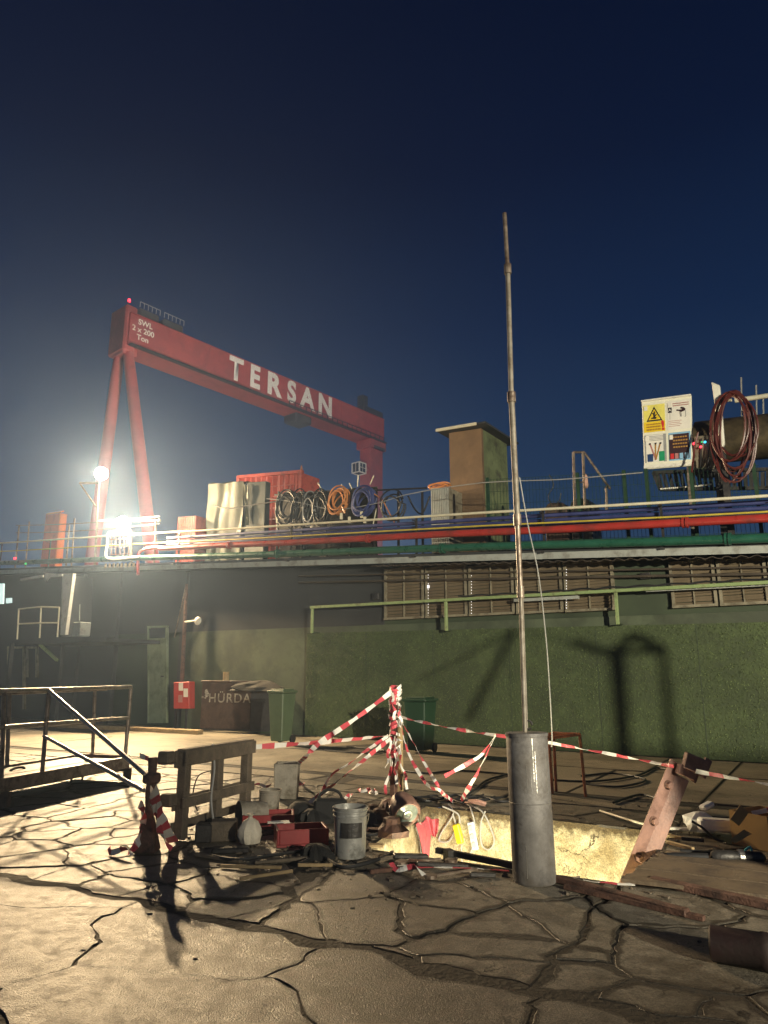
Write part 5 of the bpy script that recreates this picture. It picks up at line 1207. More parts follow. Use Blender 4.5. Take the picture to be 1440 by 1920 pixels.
# red trays
def tray(x, y, wm, dm, hm, rz, label):
    p = G(x, y); p = p + V((0, dm / 2, 0)); o = thing('red_tray', p, label, 'tray', 'red plastic trays beside the pallet'); t = .012
    M3 = Matrix.Rotation(rz, 3, 'Z'); X, Y = M3 @ V((1, 0, 0)), M3 @ V((0, 1, 0))
    obj('base', MB().obox(p + UP * .012, X * wm / 2, Y * dm / 2, UP * .01), MT['redplastic'], o)
    for s_ in (-1, 1):
        obj('side', MB().obox(p + X * s_ * (wm / 2 - t) + UP * (hm / 2 + .024), X * t, Y * dm / 2, UP * hm / 2), MT['redplastic'], o, bevel=.004)
        obj('side', MB().obox(p + Y * s_ * (dm / 2 - t) + UP * (hm / 2 + .024), X * (wm / 2 - 2 * t - .001), Y * t, UP * hm / 2), MT['redplastic'], o, bevel=.004)
    return o, p, X, Y
tray(560, 1588, .50, .34, .13, R(14), 'open dark red tray left of the paint pail')
tray(498, 1556, .55, .36, .12, R(8), 'red tray further back with a white sheet on it')
q = G(522, 1541, .16); solo('paper_sheet', MB().box(q, (.22, .1, .006), R(12)), MT['paper'], q, 'white paper sheet lying on the back red tray', 'paper')
# black tool bag
p = G(620, 1545); k = mpp(p); w = 72 * k; h = 42 * k
tbg = thing('tool_bag', p, 'black canvas tool bag with an arched handle', 'bag'); p2_ = p + V((0, .15, 0))
mb = MB(); b4 = [p2_ + V((sx_ * w * .5, sy_ * .15, .004)) for sx_, sy_ in ((-1, -1), (1, -1), (1, 1), (-1, 1))]; t4 = [p2_ + V((sx_ * w * .42 - .02, sy_ * .06, h)) for sx_, sy_ in ((-1, -1), (1, -1), (1, 1), (-1, 1))]
mb.add(b4 + t4, [(0, 1, 2, 3), (4, 5, 6, 7), (0, 1, 5, 4), (1, 2, 6, 5), (2, 3, 7, 6), (3, 0, 4, 7)]); obj('body', mb, MT['bag'], tbg, bevel=.03)
obj('handle', MB().tube([p2_ + V((-.02 + .13 * math.cos(a_), 0, h - .01 + .10 * math.sin(a_))) for a_ in [math.pi * i / 10 for i in range(11)]], .016, 8), MT['bag'], tbg, smooth=True)
p = G(560, 1540); solo('folded_jacket', MB().lathe(p + V((0, .15, 0)), [(.18, .003), (.19, .06), (.15, .13), (.07, .18), (.01, .19)], 14, UP, 0, .35), MT['bag'], p, 'dark crumpled cloth heap left of the black bag', 'cloth', smooth=True)
for i, (x, y, w, d, h, m_, lab) in enumerate(((378, 1582, .16, .16, .17, 'darksteel', 'small dark metal box at the pallet foot'), (415, 1580, .26, .2, .19, 'wood', 'dark boxy case between the pallet and the pale sack'), (430, 1602, .34, .12, .05, 'darksteel', 'flat dark steel offcut in front of the pale sack'))):
    p = G(x, y); solo('tool_case', MB().box(p + V((0, d / 2, h / 2 + .002)), (w, d, h), R(8)), MT[m_], p, lab, 'case', bevel=.012)
# loose offcuts
labs = ['long dark plank lying left of the paint pail', 'thin batten crossing below the pale sack', 'short plank just before the red tray', 'splintered batten at the paint pail foot', 'dark strip of wood in front of the dark case', 'narrow lath pointing at the pit corner', 'thin lath left of the paint pail shadow', 'stubby offcut beside the paint pail handle', 'flat scrap of board under the work lamp']
for i, (x, y, L, w, a_, m_) in enumerate(((530, 1612, .5, .06, 20, 'wood'), (470, 1625, .55, .03, -12, 'palewood'), (585, 1600, .3, .05, 35, 'wood'), (600, 1622, .38, .025, 10, 'palewood'), (410, 1608, .5, .07, -25, 'wood'), (705, 1612, .4, .04, 30, 'wood'), (500, 1640, .45, .025, 28, 'palewood'), (705, 1585, .14, .08, 5, 'palewood'), (715, 1556, .3, .12, -10, 'rust'))):
    p = G(x, y, .02); solo('wood_offcut', MB().box(p, (L, w, .025), R(a_), 0, Matrix.Rotation(rnd.uniform(-.05, .05), 3, 'Y')), MT[m_], p, labs[i], 'offcut', 'offcuts around the buckets', bevel=.004)
# work lamp head on the pit corner
p = G(760, 1548); k = mpp(p); c = p + V((0, .12, .14))
wl = thing('work_lamp', p, 'battered brown work lamp head with a glass face at the pit corner', 'lamp')
axl = V((.30, -.80, -.48)).normalized()
obj('housing', MB().lathe(c - axl * .2, [(.05, -.02), (.11, .02), (.15, .12), (.165, .26), (.15, .29), (.13, .27)], 22, axl), MT['beamrust'], wl, smooth=True)
obj('glass', MB().lathe(c + axl * .055, [(.14, 0), (.125, .018), (.06, .028), (.005, .03)], 20, axl), MT['lampglass'], wl, smooth=True)
obj('reflector_ring', MB().lathe(c + axl * .09, [(.05, -.01), (.055, .005), (.04, .008), (.03, -.01)], 16, axl), MT['galv'], wl)
obj('base_plate', MB().box(p + V((-.12, .02, .012)), (.34, .26, .02), R(-20)), MT['rust'], wl)
obj('bracket', MB().tube([p + V((-.14, .0, .02)), c + V((-.17, 0, .02)), c + V((-.1, .1, .12)), c + V((.16, .05, .02)), p + V((.16, .05, .02))], .012, 6), MT['oldsteel'], wl)
# brown lumps left of it
for i, (x, y, s_, lab) in enumerate(((712, 1545, .13, 'rusty pump body left of the work lamp'), (735, 1572, .16, 'rusty bracket block on the pit corner'), (700, 1530, .10, 'rusty lump behind the pit corner'))):
    p = G(x, y); solo('rusty_casting', MB().lathe(p + V((0, s_ * .6, 0)), [(s_ * .9, .003), (s_, s_ * .4), (s_ * .6, s_ * .8), (s_ * .55, s_ * 1.1), (s_ * .2, s_ * 1.2)], 10, UP, 0, .4), MT['rust'], p, lab, 'casting', 'rusty castings by the pit')

# ------------------------------------------------------------------ pit rim: cables, socket, rags, bars
PE = [V((p[0], p[1], 0)) for p in PIT_POLY]
far_a, far_b = G(800, 1510), G(1262, 1560)
def FW(x, y, e=.03):                              # on the pit's far wall (or just above it)
    t = (far_b - far_a).normalized(); n = V((-t.y, t.x, 0)); 
    if n.y > 0: n = -n
    d = ray(x, y); q = O + d * ((far_a - O).dot(n) / d.dot(n)); return q + n * e
lft_a, lft_b = G(690, 1590), G(800, 1510)
def LW(x, y, e=.03):
    t = (lft_b - lft_a).normalized(); n = V((t.y, -t.x, 0)); d = ray(x, y); q = O + d * ((lft_a - O).dot(n) / d.dot(n)); return q + n * e
cable([G(840, 1508, .02), FW(852, 1525), FW(830, 1560), FW(826, 1576), FW(845, 1575), FW(856, 1548), FW(852, 1525, .05)], .010, MT['cablegrey'], 'grey cable loop hanging left of the yellow connector')
cable([G(868, 1507, .02), FW(905, 1520), FW(925, 1560), FW(928, 1580), FW(918, 1592), FW(905, 1582), FW(903, 1545), FW(912, 1520)], .010, MT['cablegrey'], 'grey cable loop hanging right of the plastic socket strip')
cable([G(830, 1512, .02), FW(860, 1525), FW(864, 1543)], .010, MT['cablegrey'], 'cable running into the yellow connector')
cable([FW(868, 1582), FW(867, 1600), FW(870, 1625)], .008, MT['cablegrey'], 'cable dropping below the yellow connector')
cable([G(880, 1508, .02), FW(886, 1520), FW(892, 1545), FW(889, 1580), FW(880, 1612)], .010, MT['cablegrey'], 'long cable hanging between connector and socket strip')
cable([LW(776, 1535, .05), LW(790, 1560), LW(795, 1600), LW(798, 1640)], .009, MT['cablegrey'], 'white cable trailing from the work lamp into the pit')
cable([LW(772, 1550, .05), LW(782, 1575), LW(786, 1610)], .007, MT['cablegrey'], 'thin cable over the red rag in the pit')
a, b = FW(858, 1544, .05), FW(867, 1580, .05); mb = MB().beam(a, b, .085, .06, up=N); solo('yellow_connector', mb, MT['yellow'], a, 'bright yellow cable connector hanging in the pit', 'connector', bevel=.012)
a, b = FW(885, 1540, .05), FW(895, 1592, .05); st = thing('socket_strip', a, 'pale plastic socket strip hanging on the pit wall', 'socket strip')
obj('body', MB().beam(a, b, .085, .04, up=N), MT['clear'], st, bevel=.01)
for t in (.2, .5, .8): obj('socket', MB().lathe(a.lerp(b, t) - V((0, .021, 0)), [(.03, 0), (.032, .012), (.018, .012)], 12, V((0, -1, .1))), MT['cablegrey'], st)
def rag(pts, label, m='redcloth'):
    mb = MB(); nu = 8; cs_ = [(smooth_path([a_ for a_, b_ in pts], 4)), (smooth_path([b_ for a_, b_ in pts], 4))]; g = []
    for i in range(len(cs_[0])):
        for j in range(nu + 1):
            p = cs_[0][i].lerp(cs_[1][i], j / nu) + V((.0, -.018 * math.sin(j * 1.7 + i * .3), .01 * math.sin(j))); g.append(p)
    k = nu + 1; fs = [(i * k + j, i * k + j + 1, (i + 1) * k + j + 1, (i + 1) * k + j) for i in range(len(cs_[0]) - 1) for j in range(nu)]
    n = len(g); g2 = [p + V((0, .008, 0)) for p in g]
    mb.add(g + g2, fs + [tuple(n + q for q in f[::-1]) for f in fs]); solo('red_rag', mb, MT[m], pts[0][0], label, 'rag', smooth=True)
rag([(LW(770, 1545, .06), FW(805, 1535, .06)), (LW(775, 1565, .07), LW(797, 1560, .07)), (LW(780, 1590, .07), LW(796, 1592, .07)), (LW(786, 1618, .07), LW(793, 1618, .07))], 'long red rag hanging down the pit corner')
rag([(FW(800, 1530, .07), FW(828, 1535, .07)), (FW(806, 1545, .08), FW(828, 1545, .08)), (FW(813, 1560, .08), FW(827, 1558, .08)), (FW(818, 1568, .08), FW(824, 1566, .08))], 'short red rag draped over the pit edge')
# heap of dark cables on the far rim
for i in range(7):
    x0 = 790 + i * 22; p = [G(x0 - 60 + rnd.uniform(-20, 20), 1498 + rnd.uniform(-6, 8), .02), G(x0 - 20, 1494 + rnd.uniform(-6, 8), .05), G(x0 + 15, 1502 + rnd.uniform(-5, 5), .04), G(x0 + 50, 1496 + rnd.uniform(-8, 6), .02)]
    cable(p, .014, MT['black'], ('black cable strand at the left end of the rim heap', 'second black cable strand of the rim heap from the left', 'black cable strand under the hanging tape loop', 'middle black cable strand of the rim heap', 'black cable strand below the fluttering tape end', 'black cable strand nearer the cylinder on the far rim', 'rightmost black cable strand behind the cylinder')[i], group='black cables on the pit rim')
cable([G(860, 1500, .02), G(890, 1480, .02), G(915, 1462, .02), G(965, 1448, .02)], .016, MT['black'], 'black hose crossing the rail slot behind the tape knot', name='hose')
for i, pts in enumerate(([(760, 1445), (800, 1450), (860, 1445), (960, 1452)], [(1090, 1455), (1150, 1450), (1210, 1462), (1160, 1475), (1100, 1470)], [(1030, 1462), (1110, 1465), (1190, 1455), (1230, 1440), (1260, 1445)], [(610, 1407), (680, 1412), (720, 1407), (650, 1400)], [(1150, 1505), (1200, 1490), (1240, 1500)])):
    cable([G(x, y, .02) for x, y in pts], .016, MT['black'], ('black cable snaking on the apron left of the cylinder', 'black cable loop on the apron behind the leaning beam', 'black cable crossing the apron toward the leaning beam', 'thin black cable loop on the apron behind the tape', 'short black cable just behind the leaning beam')[i])
cable([G(1125, 1520, .02), G(1150, 1528, .05), G(1200, 1543, .05), G(1250, 1552, .03)], .012, MT['whiterail'], 'pale cable curving along the far pit rim')
rag([(G(870, 1505, .05), G(880, 1500, .07)), (G(890, 1507, .07), G(895, 1500, .09)), (G(910, 1512, .05), G(912, 1505, .06))], 'pale pink rag lying on the far pit rim', 'haul')
# bars along the near rim
br = thing('steel_bar', G(890, 1608), 'dark steel bar lying across the near edge of the pit', 'bar')
obj('bar', MB().beam(G(818, 1594, .05), G(985, 1627, .04), .05, .05), MT['darksteel'], br, bevel=.006)
obj('clamp', MB().box(G(842, 1604, .03), (.07, .1, .1), .4), MT['darksteel'], br)
solo('steel_channel', MB().beam(G(1046, 1648, .03), G(1290, 1712, .03), .07, .05), MT['rust'], G(1046, 1648), 'long brown steel channel on the ground right of the cylinder', 'channel', bevel=.008)
solo('steel_channel', MB().beam(G(1060, 1662, .02), G(1320, 1722, .02), .05, .03), MT['rust'], G(1060, 1662), 'thin rusty flat bar beside the brown steel channel', 'channel')
solo('steel_channel', MB().beam(G(1222, 1650, .03), G(1500, 1710, .03), .07, .06), MT['rust'], G(1222, 1650), 'dark red steel channel lying at the right edge', 'channel', bevel=.008)
# tools on the ground
def wrench(x, y, L, a_, label):
    p = G(x, y, .02); d = V((math.cos(a_), math.sin(a_), 0)); o = thing('wrench', p, label, 'tool', 'tools by the pit edge')
    obj('handle', MB().beam(p, p + d * L, .035, .02), MT['oldsteel'], o, bevel=.006)
    obj('jaw', MB().lathe(p - d * .04, [(.03, -.012), (.055, -.012), (.055, .014), (.03, .014)], 12), MT['oldsteel'], o)
wrench(815, 1642, .42, R(28), 'large open spanner in front of the pit'); wrench(850, 1612, .28, R(60), 'short spanner near the dark steel bar'); wrench(760, 1617, .34, R(20), 'grey spanner near the paint pail')
for i, (x, y, L, w, a_, m_) in enumerate(((770, 1605, .32, .07, 15, 'darksteel'), (830, 1622, .45, .03, 8, 'darksteel'), (720, 1632, .3, .03, 40, 'rust'), (790, 1618, .24, .05, -20, 'rust'), (905, 1640, .22, .03, 12, 'darksteel'))):
    p = G(x, y, .025); solo('scrap_iron', MB().box(p, (L, w, .035), R(a_), 0, Matrix.Rotation(.08, 3, 'Y')), MT[m_], p, ('dark iron lump left of the pit', 'thin iron strip along the near pit rim', 'rusty strip right of the paint pail', 'rusty flat offcut near the pit corner', 'thin iron strip by the cylinder foot')[i], 'scrap', 'scrap iron by the pit', bevel=.006)

rb = MB()
for i in range(1500):
    if rnd.random() < .6: x, y = rnd.gauss(590, 110), rnd.gauss(1590, 24)
    else: x, y = rnd.choice((rnd.uniform(690, 980), rnd.uniform(1060, 1430))), rnd.uniform(1500, 1690)
    p = G(x, y)
    if all((p.x - PIT_POLY[k][0]) * (PIT_POLY[(k + 1) % 4][1] - PIT_POLY[k][1]) - (p.y - PIT_POLY[k][1]) * (PIT_POLY[(k + 1) % 4][0] - PIT_POLY[k][0]) < .05 for k in range(4)): continue
    r_ = rnd.choice((.004, .005, .007, .009, .012, .018)); a_ = rnd.uniform(0, 3)
    rb.box(p + UP * r_ * .4, (r_ * rnd.uniform(1, 3.5), r_ * rnd.uniform(.8, 1.6), r_ * rnd.uniform(.4, 1)), a_, 0, Matrix.Rotation(rnd.uniform(-.4, .4), 3, 'X'))
tag(obj('rubble', rb, MT['wood'], org=(0, 0, 0)), 'dark chips and rubble strewn round the buckets and the pit', 'rubble', kind='stuff')
for i, (pts, lab) in enumerate((([(560, 1620), (600, 1606), (640, 1625), (690, 1618), (735, 1600)], 'black rubber hose winding in front of the paint pail'), ([(380, 1600), (440, 1612), (520, 1602), (600, 1590)], 'black rubber hose along the front of the red trays'), ([(690, 1540), (660, 1552), (690, 1566), (730, 1556), (700, 1548)], 'black rubber hose coil between the paint pail and the work lamp'))):
    cable([G(x, y, .025) for x, y in pts], .016, MT['black'], lab, name='hose')

for i, (x, y, r_, m_, lab) in enumerate(((585, 1545, .17, 'bag', 'black crumpled sheet heap right of the back red tray'), (690, 1545, .15, 'wood', 'brown sacking heap behind the paint pail'), (400, 1560, .16, 'bag', 'black cloth heap in front of the pallet'), (540, 1565, .12, 'greybucket', 'grey cloth heap between the two red trays'), (590, 1612, .14, 'bag', 'black sheet crumpled left of the paint pail foot'), (735, 1520, .16, 'rust', 'brown sacking heap at the taped post foot'), (670, 1525, .14, 'wood', 'dusty brown sacking right of the black bag'))):
    p = G(x, y); pr = [(r_ * 1.1, .002), (r_ * 1.0, r_ * .3), (r_ * .75, r_ * .6), (r_ * .35, r_ * .8), (r_ * .05, r_ * .85)]
    solo('cloth_heap', MB().lathe(p + V((0, r_ * .6, 0)), pr, 22, UP, 0, .75), MT[m_], p, lab, 'cloth', 'crumpled cloths in the clutter', smooth=True)

# ------------------------------------------------------------------ steel cylinder with the tall pole
cb_ = G(1005, 1656); k = mpp(cb_); rC = 40.5 * k
cyl_axis = (AY(989, 1374, cb_.y + .02) - cb_).normalized(); hC = (AY(989, 1374, cb_.y + .02) - cb_).length
cy = thing('steel_cylinder', cb_, 'big scraped grey steel cylinder standing at the pit edge', 'cylinder')
cc0 = cb_ + V((0, .05, 0))
obj('shell', MB().lathe(cc0, [(rC * .96, .0), (rC, .012), (rC, hC * .5), (rC, hC - .012), (rC * .97, hC), (rC * .02, hC + .001)], 56, cyl_axis), MT['cylsteel'], cy, smooth=True)
obj('rim', MB().lathe(cc0 + cyl_axis * (hC - .03), [(rC, 0), (rC + .006, .002), (rC + .006, .026), (rC, .03)], 56, cyl_axis), MT['cylsteel'], cy, smooth=True)
obj('weld_seam', MB().lathe(cc0 + cyl_axis * (hC * .52), [(rC, 0), (rC + .003, .004), (rC, .008)], 56, cyl_axis), MT['cylsteel'], cy, smooth=True)
for i in range(9):
    a_ = R(rnd.uniform(-150, -30)); h0 = hC * rnd.choice((.05, .68, .75, .6)); L = min(rnd.uniform(.12, .4), hC * .97 - h0)
    d = V((math.cos(a_), math.sin(a_), 0)); q = cc0 + cyl_axis * h0 + d * (rC + .0008)
    obj('scratch', MB().obox(q + cyl_axis * L / 2, d * .0008, d.cross(UP) * rnd.uniform(.001, .0025), cyl_axis * L / 2), MT['scratch'], cy)
top_c = cc0 + cyl_axis * hC
PY = top_c.y
pp = thing('tall_pole', top_c, 'tall thin sectioned steel pole standing on the grey cylinder', 'pole')
nodes = [(985, 1370), (976, 1110), (970, 975), (959, 745), (952, 505), (946, 400)]
rads = [.020, .024, .028, .024, .021]
for i in range(5):
    a, b = AY(*nodes[i], PY), AY(*nodes[i + 1], PY)
    if i == 0: a = top_c + V((-.01, 0, 0))
    dk = MT['polesteel'] if i in (0, 2, 3) else MT['oldsteel']
    obj('pole_section', MB().tube([a, b], rads[i], 12), dk, pp, smooth=True)
    if i < 4: obj('coupling', MB().tube([b - (b - a).normalized() * .05, b + (b - a).normalized() * .05], rads[i] + .012, 12), MT['oldsteel'], pp, smooth=True)
obj('twin_rod', MB().tube([AY(988, 1365, PY), AY(979, 1110, PY)], .010, 8), MT['polesteel'], pp)
obj('swivel_eye', MB().tube([top_c + V((.02 + .03 * math.cos(t), 0, .06 + .035 * math.sin(t))) for t in [i * .6 for i in range(10)]], .010, 6), MT['darksteel'], pp)
cable([AY(974, 895, PY + .3), AY(990, 985, PY + .4), AY(1010, 1080, PY + .6), AY(1024, 1200, PY + .9), AY(1031, 1300, PY + 1.2), AY(1035, 1380, PY + 1.5), AY(1034, 1400, PY + 1.6)], .006, MT['cablegrey'], 'thin wire hanging from the pole down to the orange trestle')

# orange trestle
tr_ = thing('orange_trestle', G(1060, 1492), 'orange tube steel trestle frame behind the cylinder', 'trestle')
tY0, tY1 = G(1098, 1495).y, G(1040, 1490).y + .35
L4 = [((1036, 1488), (1029, 1377), tY1), ((1098, 1494), (1087, 1377), tY0), ((1043, 1484), (1038, 1374), tY1 + .5), ((1031, 1496), (1023, 1385), tY0 - .2)]
tops = []
for (xb, yb), (xt, yt), Y in L4:
    b = G(xb, yb); t = AY(xt, yt, b.y); tops.append(t); obj('leg', MB().beam(b, t, .034, .034, up=N), MT['orange'], tr_, bevel=.004)
for i, j in ((0, 1), (0, 2), (2, 1), (0, 3), (3, 1)): obj('top_bar', MB().beam(tops[i], tops[j], .034, .034), MT['orange'], tr_)

# leaning bolted steel beam
Yb = 7.35
ib = thing('leaning_beam', AY(1172, 1655, Yb), 'reddish steel angle beam with bolts leaning out of the pit', 'beam')
b0_, b1_ = AY(1160, 1688, Yb - .1), AY(1266, 1428, Yb + .05); dB = (b1_ - b0_).normalized(); side = dB.cross(V((0, -1, 0))).normalized()
kk = mpp(b1_)
wA, wB = 24 * kk, 24 * kk
n1 = V((.35, -.93, 0)).normalized(); n1 = (n1 - dB * n1.dot(dB)).normalized(); s1_ = dB.cross(n1).normalized()
if s1_.x < 0: s1_ = -s1_
obj('web', MB().obox((b0_ + b1_) / 2, dB * (b1_ - b0_).length / 2, s1_ * wA / 2, n1 * .008), MT['beamrust'], ib, bevel=.003)
n2 = (n1 * .6 + V((-.8, -.2, .3))).normalized(); q0, q1 = b0_ + s1_ * (wA / 2), b1_ + s1_ * (wA / 2) - dB * .10
fl = (s1_ * .85 + n1 * .53).normalized()
obj('flange', MB().obox((q0 + q1) / 2 + fl * wB / 2, dB * (q1 - q0).length / 2, fl * wB / 2, fl.cross(dB) * .007), MT['beamrust'], ib, bevel=.003)
for t in (.30, .565, .83):
    c = b0_.lerp(b1_, t) + s1_ * wA * .12 + n1 * .008
    obj('bolt', MB().lathe(c, [(.034, 0), (.034, .045), (.028, .05)], 6, n1), MT['beamrust'], ib)
    obj('bolt', MB().lathe(c + n1 * .0, [(.045, -.001), (.045, .008), (.02, .009)], 16, n1), MT['rust'], ib)
for (xa, ya, xb, yb, w_) in ((1283, 1424, 1322, 1440, .15), (1271, 1440, 1302, 1454, .10)):
    a, b = AY(xa, ya, Yb - .03), AY(xb, yb, Yb + .08); obj('clamp_plate', MB().beam(a, b, .05, w_, up=dB), MT['beamrust'], ib, bevel=.006)
    d = (b - a).normalized(); obj('clamp_lip', MB().beam(b - dB * w_ * .62, b + dB * w_ * .62, .02, .09, up=d), MT['beamrust'], ib)

# ------------------------------------------------------------------ right-hand clutter
cbp_ = G(1418, 1600); Yc = cbp_.y
cbx_ = thing('cardboard_box', cbp_, 'open brown cardboard box with raised flaps at the right edge', 'box')
bc = cbp_ + V((.26, .30, .16)); M3 = Matrix.Rotation(R(28), 3, 'Z'); X, Y = M3 @ V((1, 0, 0)), M3 @ V((0, 1, 0)); w, d, h = .24, .20, .155
for s_ in (-1, 1):
    obj('side', MB().obox(bc + X * s_ * w, X * .004, Y * d, UP * h), MT['card'], cbx_); obj('side', MB().obox(bc + Y * s_ * d, X * (w - .005), Y * .004, UP * h), MT['card'], cbx_)
obj('bottom', MB().obox(bc - UP * (h - .004), X * w, Y * d, UP * .004), MT['card'], cbx_)
def flapq(pts, m='card'): mb = MB(); mb.prism([AY(*q) for q in pts], V((.003, .006, .003))); obj('flap', mb, MT[m], cbx_)
flapq([(1369, 1536, Yc - .02), (1387, 1510, Yc + .0), (1404, 1524, Yc + .04), (1386, 1549, Yc + .0)])
flapq([(1369, 1575, Yc - .18), (1395, 1556, Yc + .02), (1409, 1564, Yc + .05), (1379, 1581, Yc - .16)])
fo = thing('foam_packing', G(1345, 1560), 'torn white foam packing pieces beside the cardboard box', 'foam')
p = G(1325, 1568); obj('piece', MB().lathe(p + V((.0, .12, .03)), [(.13, 0), (.16, .06), (.13, .13), (.06, .18), (.01, .19)], 14, UP, 0, .7), MT['foam'], fo)
p = G(1352, 1575); obj('piece', MB().box(p + V((0, .05, .13)), (.36, .15, .12), R(-4), 0, Matrix.Rotation(.05, 3, 'Y')), MT['foam'], fo, bevel=.02)
p = G(1338, 1552); obj('piece', MB().box(p + V((0, .12, .2)), (.16, .10, .06), R(20), 0, Matrix.Rotation(-.3, 3, 'Y')), MT['foam'], fo, bevel=.02)
p = G(1300, 1574); cable([p + V((.0, 0, .17)), p + V((.08, -.05, .12)), p + V((.17, -.12, .03)), p + V((.22, -.18, .02))], .012, MT['black'], 'black cable curling under the white foam')
dc = G(1400, 1622); ax_ = V((1, -.12, 0)).normalized()
gr_ = thing('angle_grinder', dc, 'dark power tool lying in front of the cardboard box', 'power tool')
obj('body', MB().lathe(dc + V((-.28, .05, .06)), [(.03, 0), (.055, .03), (.055, .18), (.045, .2), (.05, .22), (.05, .42), (.02, .45)], 16, ax_), MT['darksteel'], gr_, smooth=True)
obj('grip', MB().tube([dc + V((-.3, .06, .05)), dc + V((-.55, .14, .04)), dc + V((-.62, .17, .03))], .032, 10), MT['black'], gr_, smooth=True)
obj('ring', MB().lathe(dc + V((-.06, .03, .06)), [(.05, 0), (.062, .01), (.062, .05), (.05, .06)], 16, ax_), MT['galv'], gr_)
q = G(1398, 1592, .05) + V((-.03, -.05, 0)); solo('teal_buckle', MB().tube(smooth_path([q, q + V((.05, 0, .03)), q + V((.06, 0, -.03)), q + V((.02, 0, -.03)), q], 3), .010, 6), MT['teal'], q, 'small teal plastic buckle under the cardboard flap', 'buckle')
sl_ = ['pale stick nearest the leaning beam', 'dark handled chisel with a white end', 'flat pale lath pointing to the power tool', 'thin red and white stick by the foam', 'black hose end lying under the foam', 'short pale block in front of the laths', 'brown stick behind the foam']
for i, (xa, ya, xb, yb, w_, m_) in enumerate(((1246, 1566, 1282, 1572, .04, 'palewood'), (1278, 1572, 1320, 1576, .04, 'darksteel'), (1250, 1578, 1300, 1592, .035, 'palewood'), (1242, 1552, 1298, 1555, .025, 'tapew'), (1275, 1595, 1335, 1600, .05, 'black'), (1248, 1600, 1266, 1604, .05, 'palewood'), (1296, 1538, 1366, 1534, .03, 'wood'))):
    solo('loose_stick', MB().beam(G(xa, ya, .04), G(xb, yb, .04), w_, .03), MT[m_], G(xa, ya), sl_[i], 'stick', 'loose sticks at the right of the pit', bevel=.004)
# boards right of the pit
for i, (pts, z) in enumerate((([(1178, 1655), (1260, 1598), (1560, 1640), (1560, 1700)], .02),)):
    P4 = [G(x, y, z) for x, y in pts]
    for j in range(3):
        a0_, a1_ = P4[0].lerp(P4[1], j / 3), P4[0].lerp(P4[1], (j + .96) / 3); b1q, b0q = P4[3].lerp(P4[2], (j + .96) / 3), P4[3].lerp(P4[2], j / 3)
        left = []
        for t in range(12): left.append(a0_.lerp(a1_, t / 11) + V((-.05 * rnd.random() - (.04 if t % 2 else 0), 0, 0)))
        mb = MB(); mb.prism(left + [b1q, b0q], UP * .028); solo('scaffold_board', mb, MT['board_wood'], a0_, ('splintered board nearest the camera right of the pit', 'middle splintered board right of the pit', 'splintered board furthest back right of the pit')[j], 'board', 'splintered boards right of the pit')
# dark red drum lying at the right edge
dp = G(1340, 1805); rD = .095
dm_ = thing('oil_drum', dp, 'dark red drum lying on its side in the shadow at the right edge', 'drum')
axd2 = (G(1520, 1830) - G(1290, 1790)); axd2.z = 0; axd2.normalize(); cD = G(1350, 1815) + V((0, .10, rD))
obj('shell', MB().lathe(cD, [(rD * .9, 0), (rD, .01), (rD, .26), (rD * 1.05, .27), (rD * 1.05, .30), (rD, .31), (rD, .56), (rD * 1.05, .57), (rD * 1.05, .6), (rD, .61), (rD, .88), (rD * .9, .9)], 30, axd2), MT['drum'], dm_, smooth=True)
for i in range(2):
    q = G(1040 + 60 * i, 1812 - i * 20); 
# stones and bits in the joints
for i in range(14):
    x, y = rnd.uniform(20, 1400), rnd.uniform(1620, 1800); p = G(x, y, -.004); r_ = rnd.uniform(.008, .022)
    st_ = MB().lathe(p, [(r_ * .8, 0), (r_, r_ * .25), (r_ * .6, r_ * .55), (r_ * .1, r_ * .65)], 7, UP, 0, .5)
    o_ = obj('pebble', st_, MT['slab'], ground)

# ------------------------------------------------------------------ lamp in the pit, floodlight behind the camera
pn_ = V(((PIT_POLY[0][0] + PIT_POLY[3][0]) / 2, (PIT_POLY[0][1] + PIT_POLY[3][1]) / 2, 0))
nl, nr, fl_, fr_ = G(690, 1590), G(1170, 1655), G(800, 1510), G(1262, 1560)
for t, pw in ((.30, .5), (.72, .5)):
    q = nl.lerp(nr, t).lerp(fl_.lerp(fr_, t), .30) + UP * -1.05
    lamp('pit_lamp', 'POINT', q, P_PIT * pw, (1, .92, .64), .06)
rear = V((9.5, -9.0, 4.4))
lamp('yard_floodlight', 'SPOT', rear, P_REAR, (1, .90, .66), .13, WS(14.2, 1.8), R(51), 1.0)
# unseen frame added at the right, shaped to cast shadows on the grass wall
def sh(x, y, f=.5): return rear.lerp(W(x, y, .12), f)
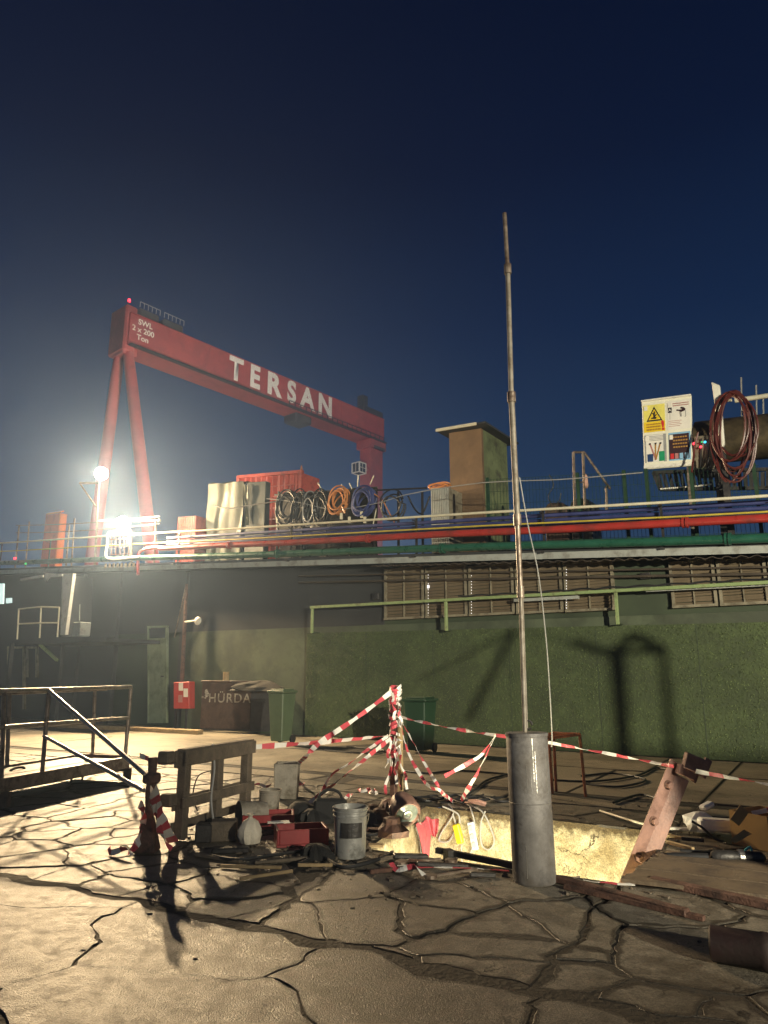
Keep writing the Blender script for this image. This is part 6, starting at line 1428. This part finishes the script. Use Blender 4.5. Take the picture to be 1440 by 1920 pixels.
# unseen block added behind the camera to shade the foot of the grass wall
qa, qb = sh(560, 1392, .3), sh(1560, 1420, .3); back_ = V((1.2, -2.0, 0)).normalized() * 1.6
sc_ = thing('shade_block', V((qb.x, qb.y, 0)), 'unseen grey block added behind the camera to shade the grass wall foot', 'container')
mb = MB(); mb.prism([V((qa.x, qa.y, .1)), V((qb.x, qb.y, .1)), qb, qa], back_); obj('body', mb, MT['fascia'], sc_, bevel=.02)
for i in range(5): mb = MB(); q_ = V((qa.x, qa.y, .1)).lerp(V((qb.x, qb.y, .1)), i / 4); q2 = qa.lerp(qb, i / 4); obj('rib', MB().beam(q_ - back_ * .02, q2 - back_ * .02, .08, .06, up=N), MT['fascia'], sc_)
hf = thing('shadow_frame', V((sh(1155, 1400).x, sh(1155, 1400).y, 0)), 'unseen tall steel frame added to cast shadows on the grass wall', 'shadow frame')
def vert(x, yt, r_):
    t = sh(x, yt); return [V((t.x, t.y, 0)), t]
obj('leg', MB().tube(vert(1156, 1215, .1), .065, 10), MT['darksteel'], hf); obj('leg', MB().tube(vert(1243, 1215, .05), .034, 10), MT['darksteel'], hf)
obj('top_beam', MB().beam(sh(1075, 1204), sh(1150, 1228),   .06, .06), MT['darksteel'], hf); obj('top_beam', MB().beam(sh(1150, 1226), sh(1185, 1190),   .06, .06), MT['darksteel'], hf)
obj('top_beam', MB().beam(sh(1185, 1190), sh(1243, 1218), .07, .07), MT['darksteel'], hf); obj('top_beam', MB().beam(sh(1150, 1220), sh(1240, 1222),   .06, .06), MT['darksteel'], hf)
obj('shadow_arm', MB().beam(sh(965, 1180), sh(790, 1275), .026, .026), MT['darksteel'], hf); obj('shadow_arm', MB().beam(sh(965, 1180), sh(878, 1350), .05, .05), MT['darksteel'], hf)
obj('shadow_stay', MB().tube([sh(965, 1180), sh(1075, 1204)], .006, 6), MT['darksteel'], hf)

# ------------------------------------------------------------------ thin haze volume added to give the floodlights a glow
hz_m = bpy.data.materials.new('glow_haze'); hz_m.use_nodes = True; nt = hz_m.node_tree; nt.nodes.clear()
pv = nt.nodes.new('ShaderNodeVolumePrincipled'); mo = nt.nodes.new('ShaderNodeOutputMaterial')
pv.inputs['Color'].default_value = (.48, .67, 1.0, 1); pv.inputs['Density'].default_value = HAZE = .0020; pv.inputs['Anisotropy'].default_value = .72
nt.links.new(pv.outputs[0], mo.inputs['Volume'])
hm = MB(); hm.obox(V((0, 90, 34)), V((140, 0, 0)), V((0, 130, 0)), V((0, 0, 38)))
solo('haze', hm, hz_m, (0, 0, 0), 'thin haze added over the yard to make the floodlights glow', 'haze', kind='stuff')
print('slabs', nslab, 'objects', len(bpy.data.objects))
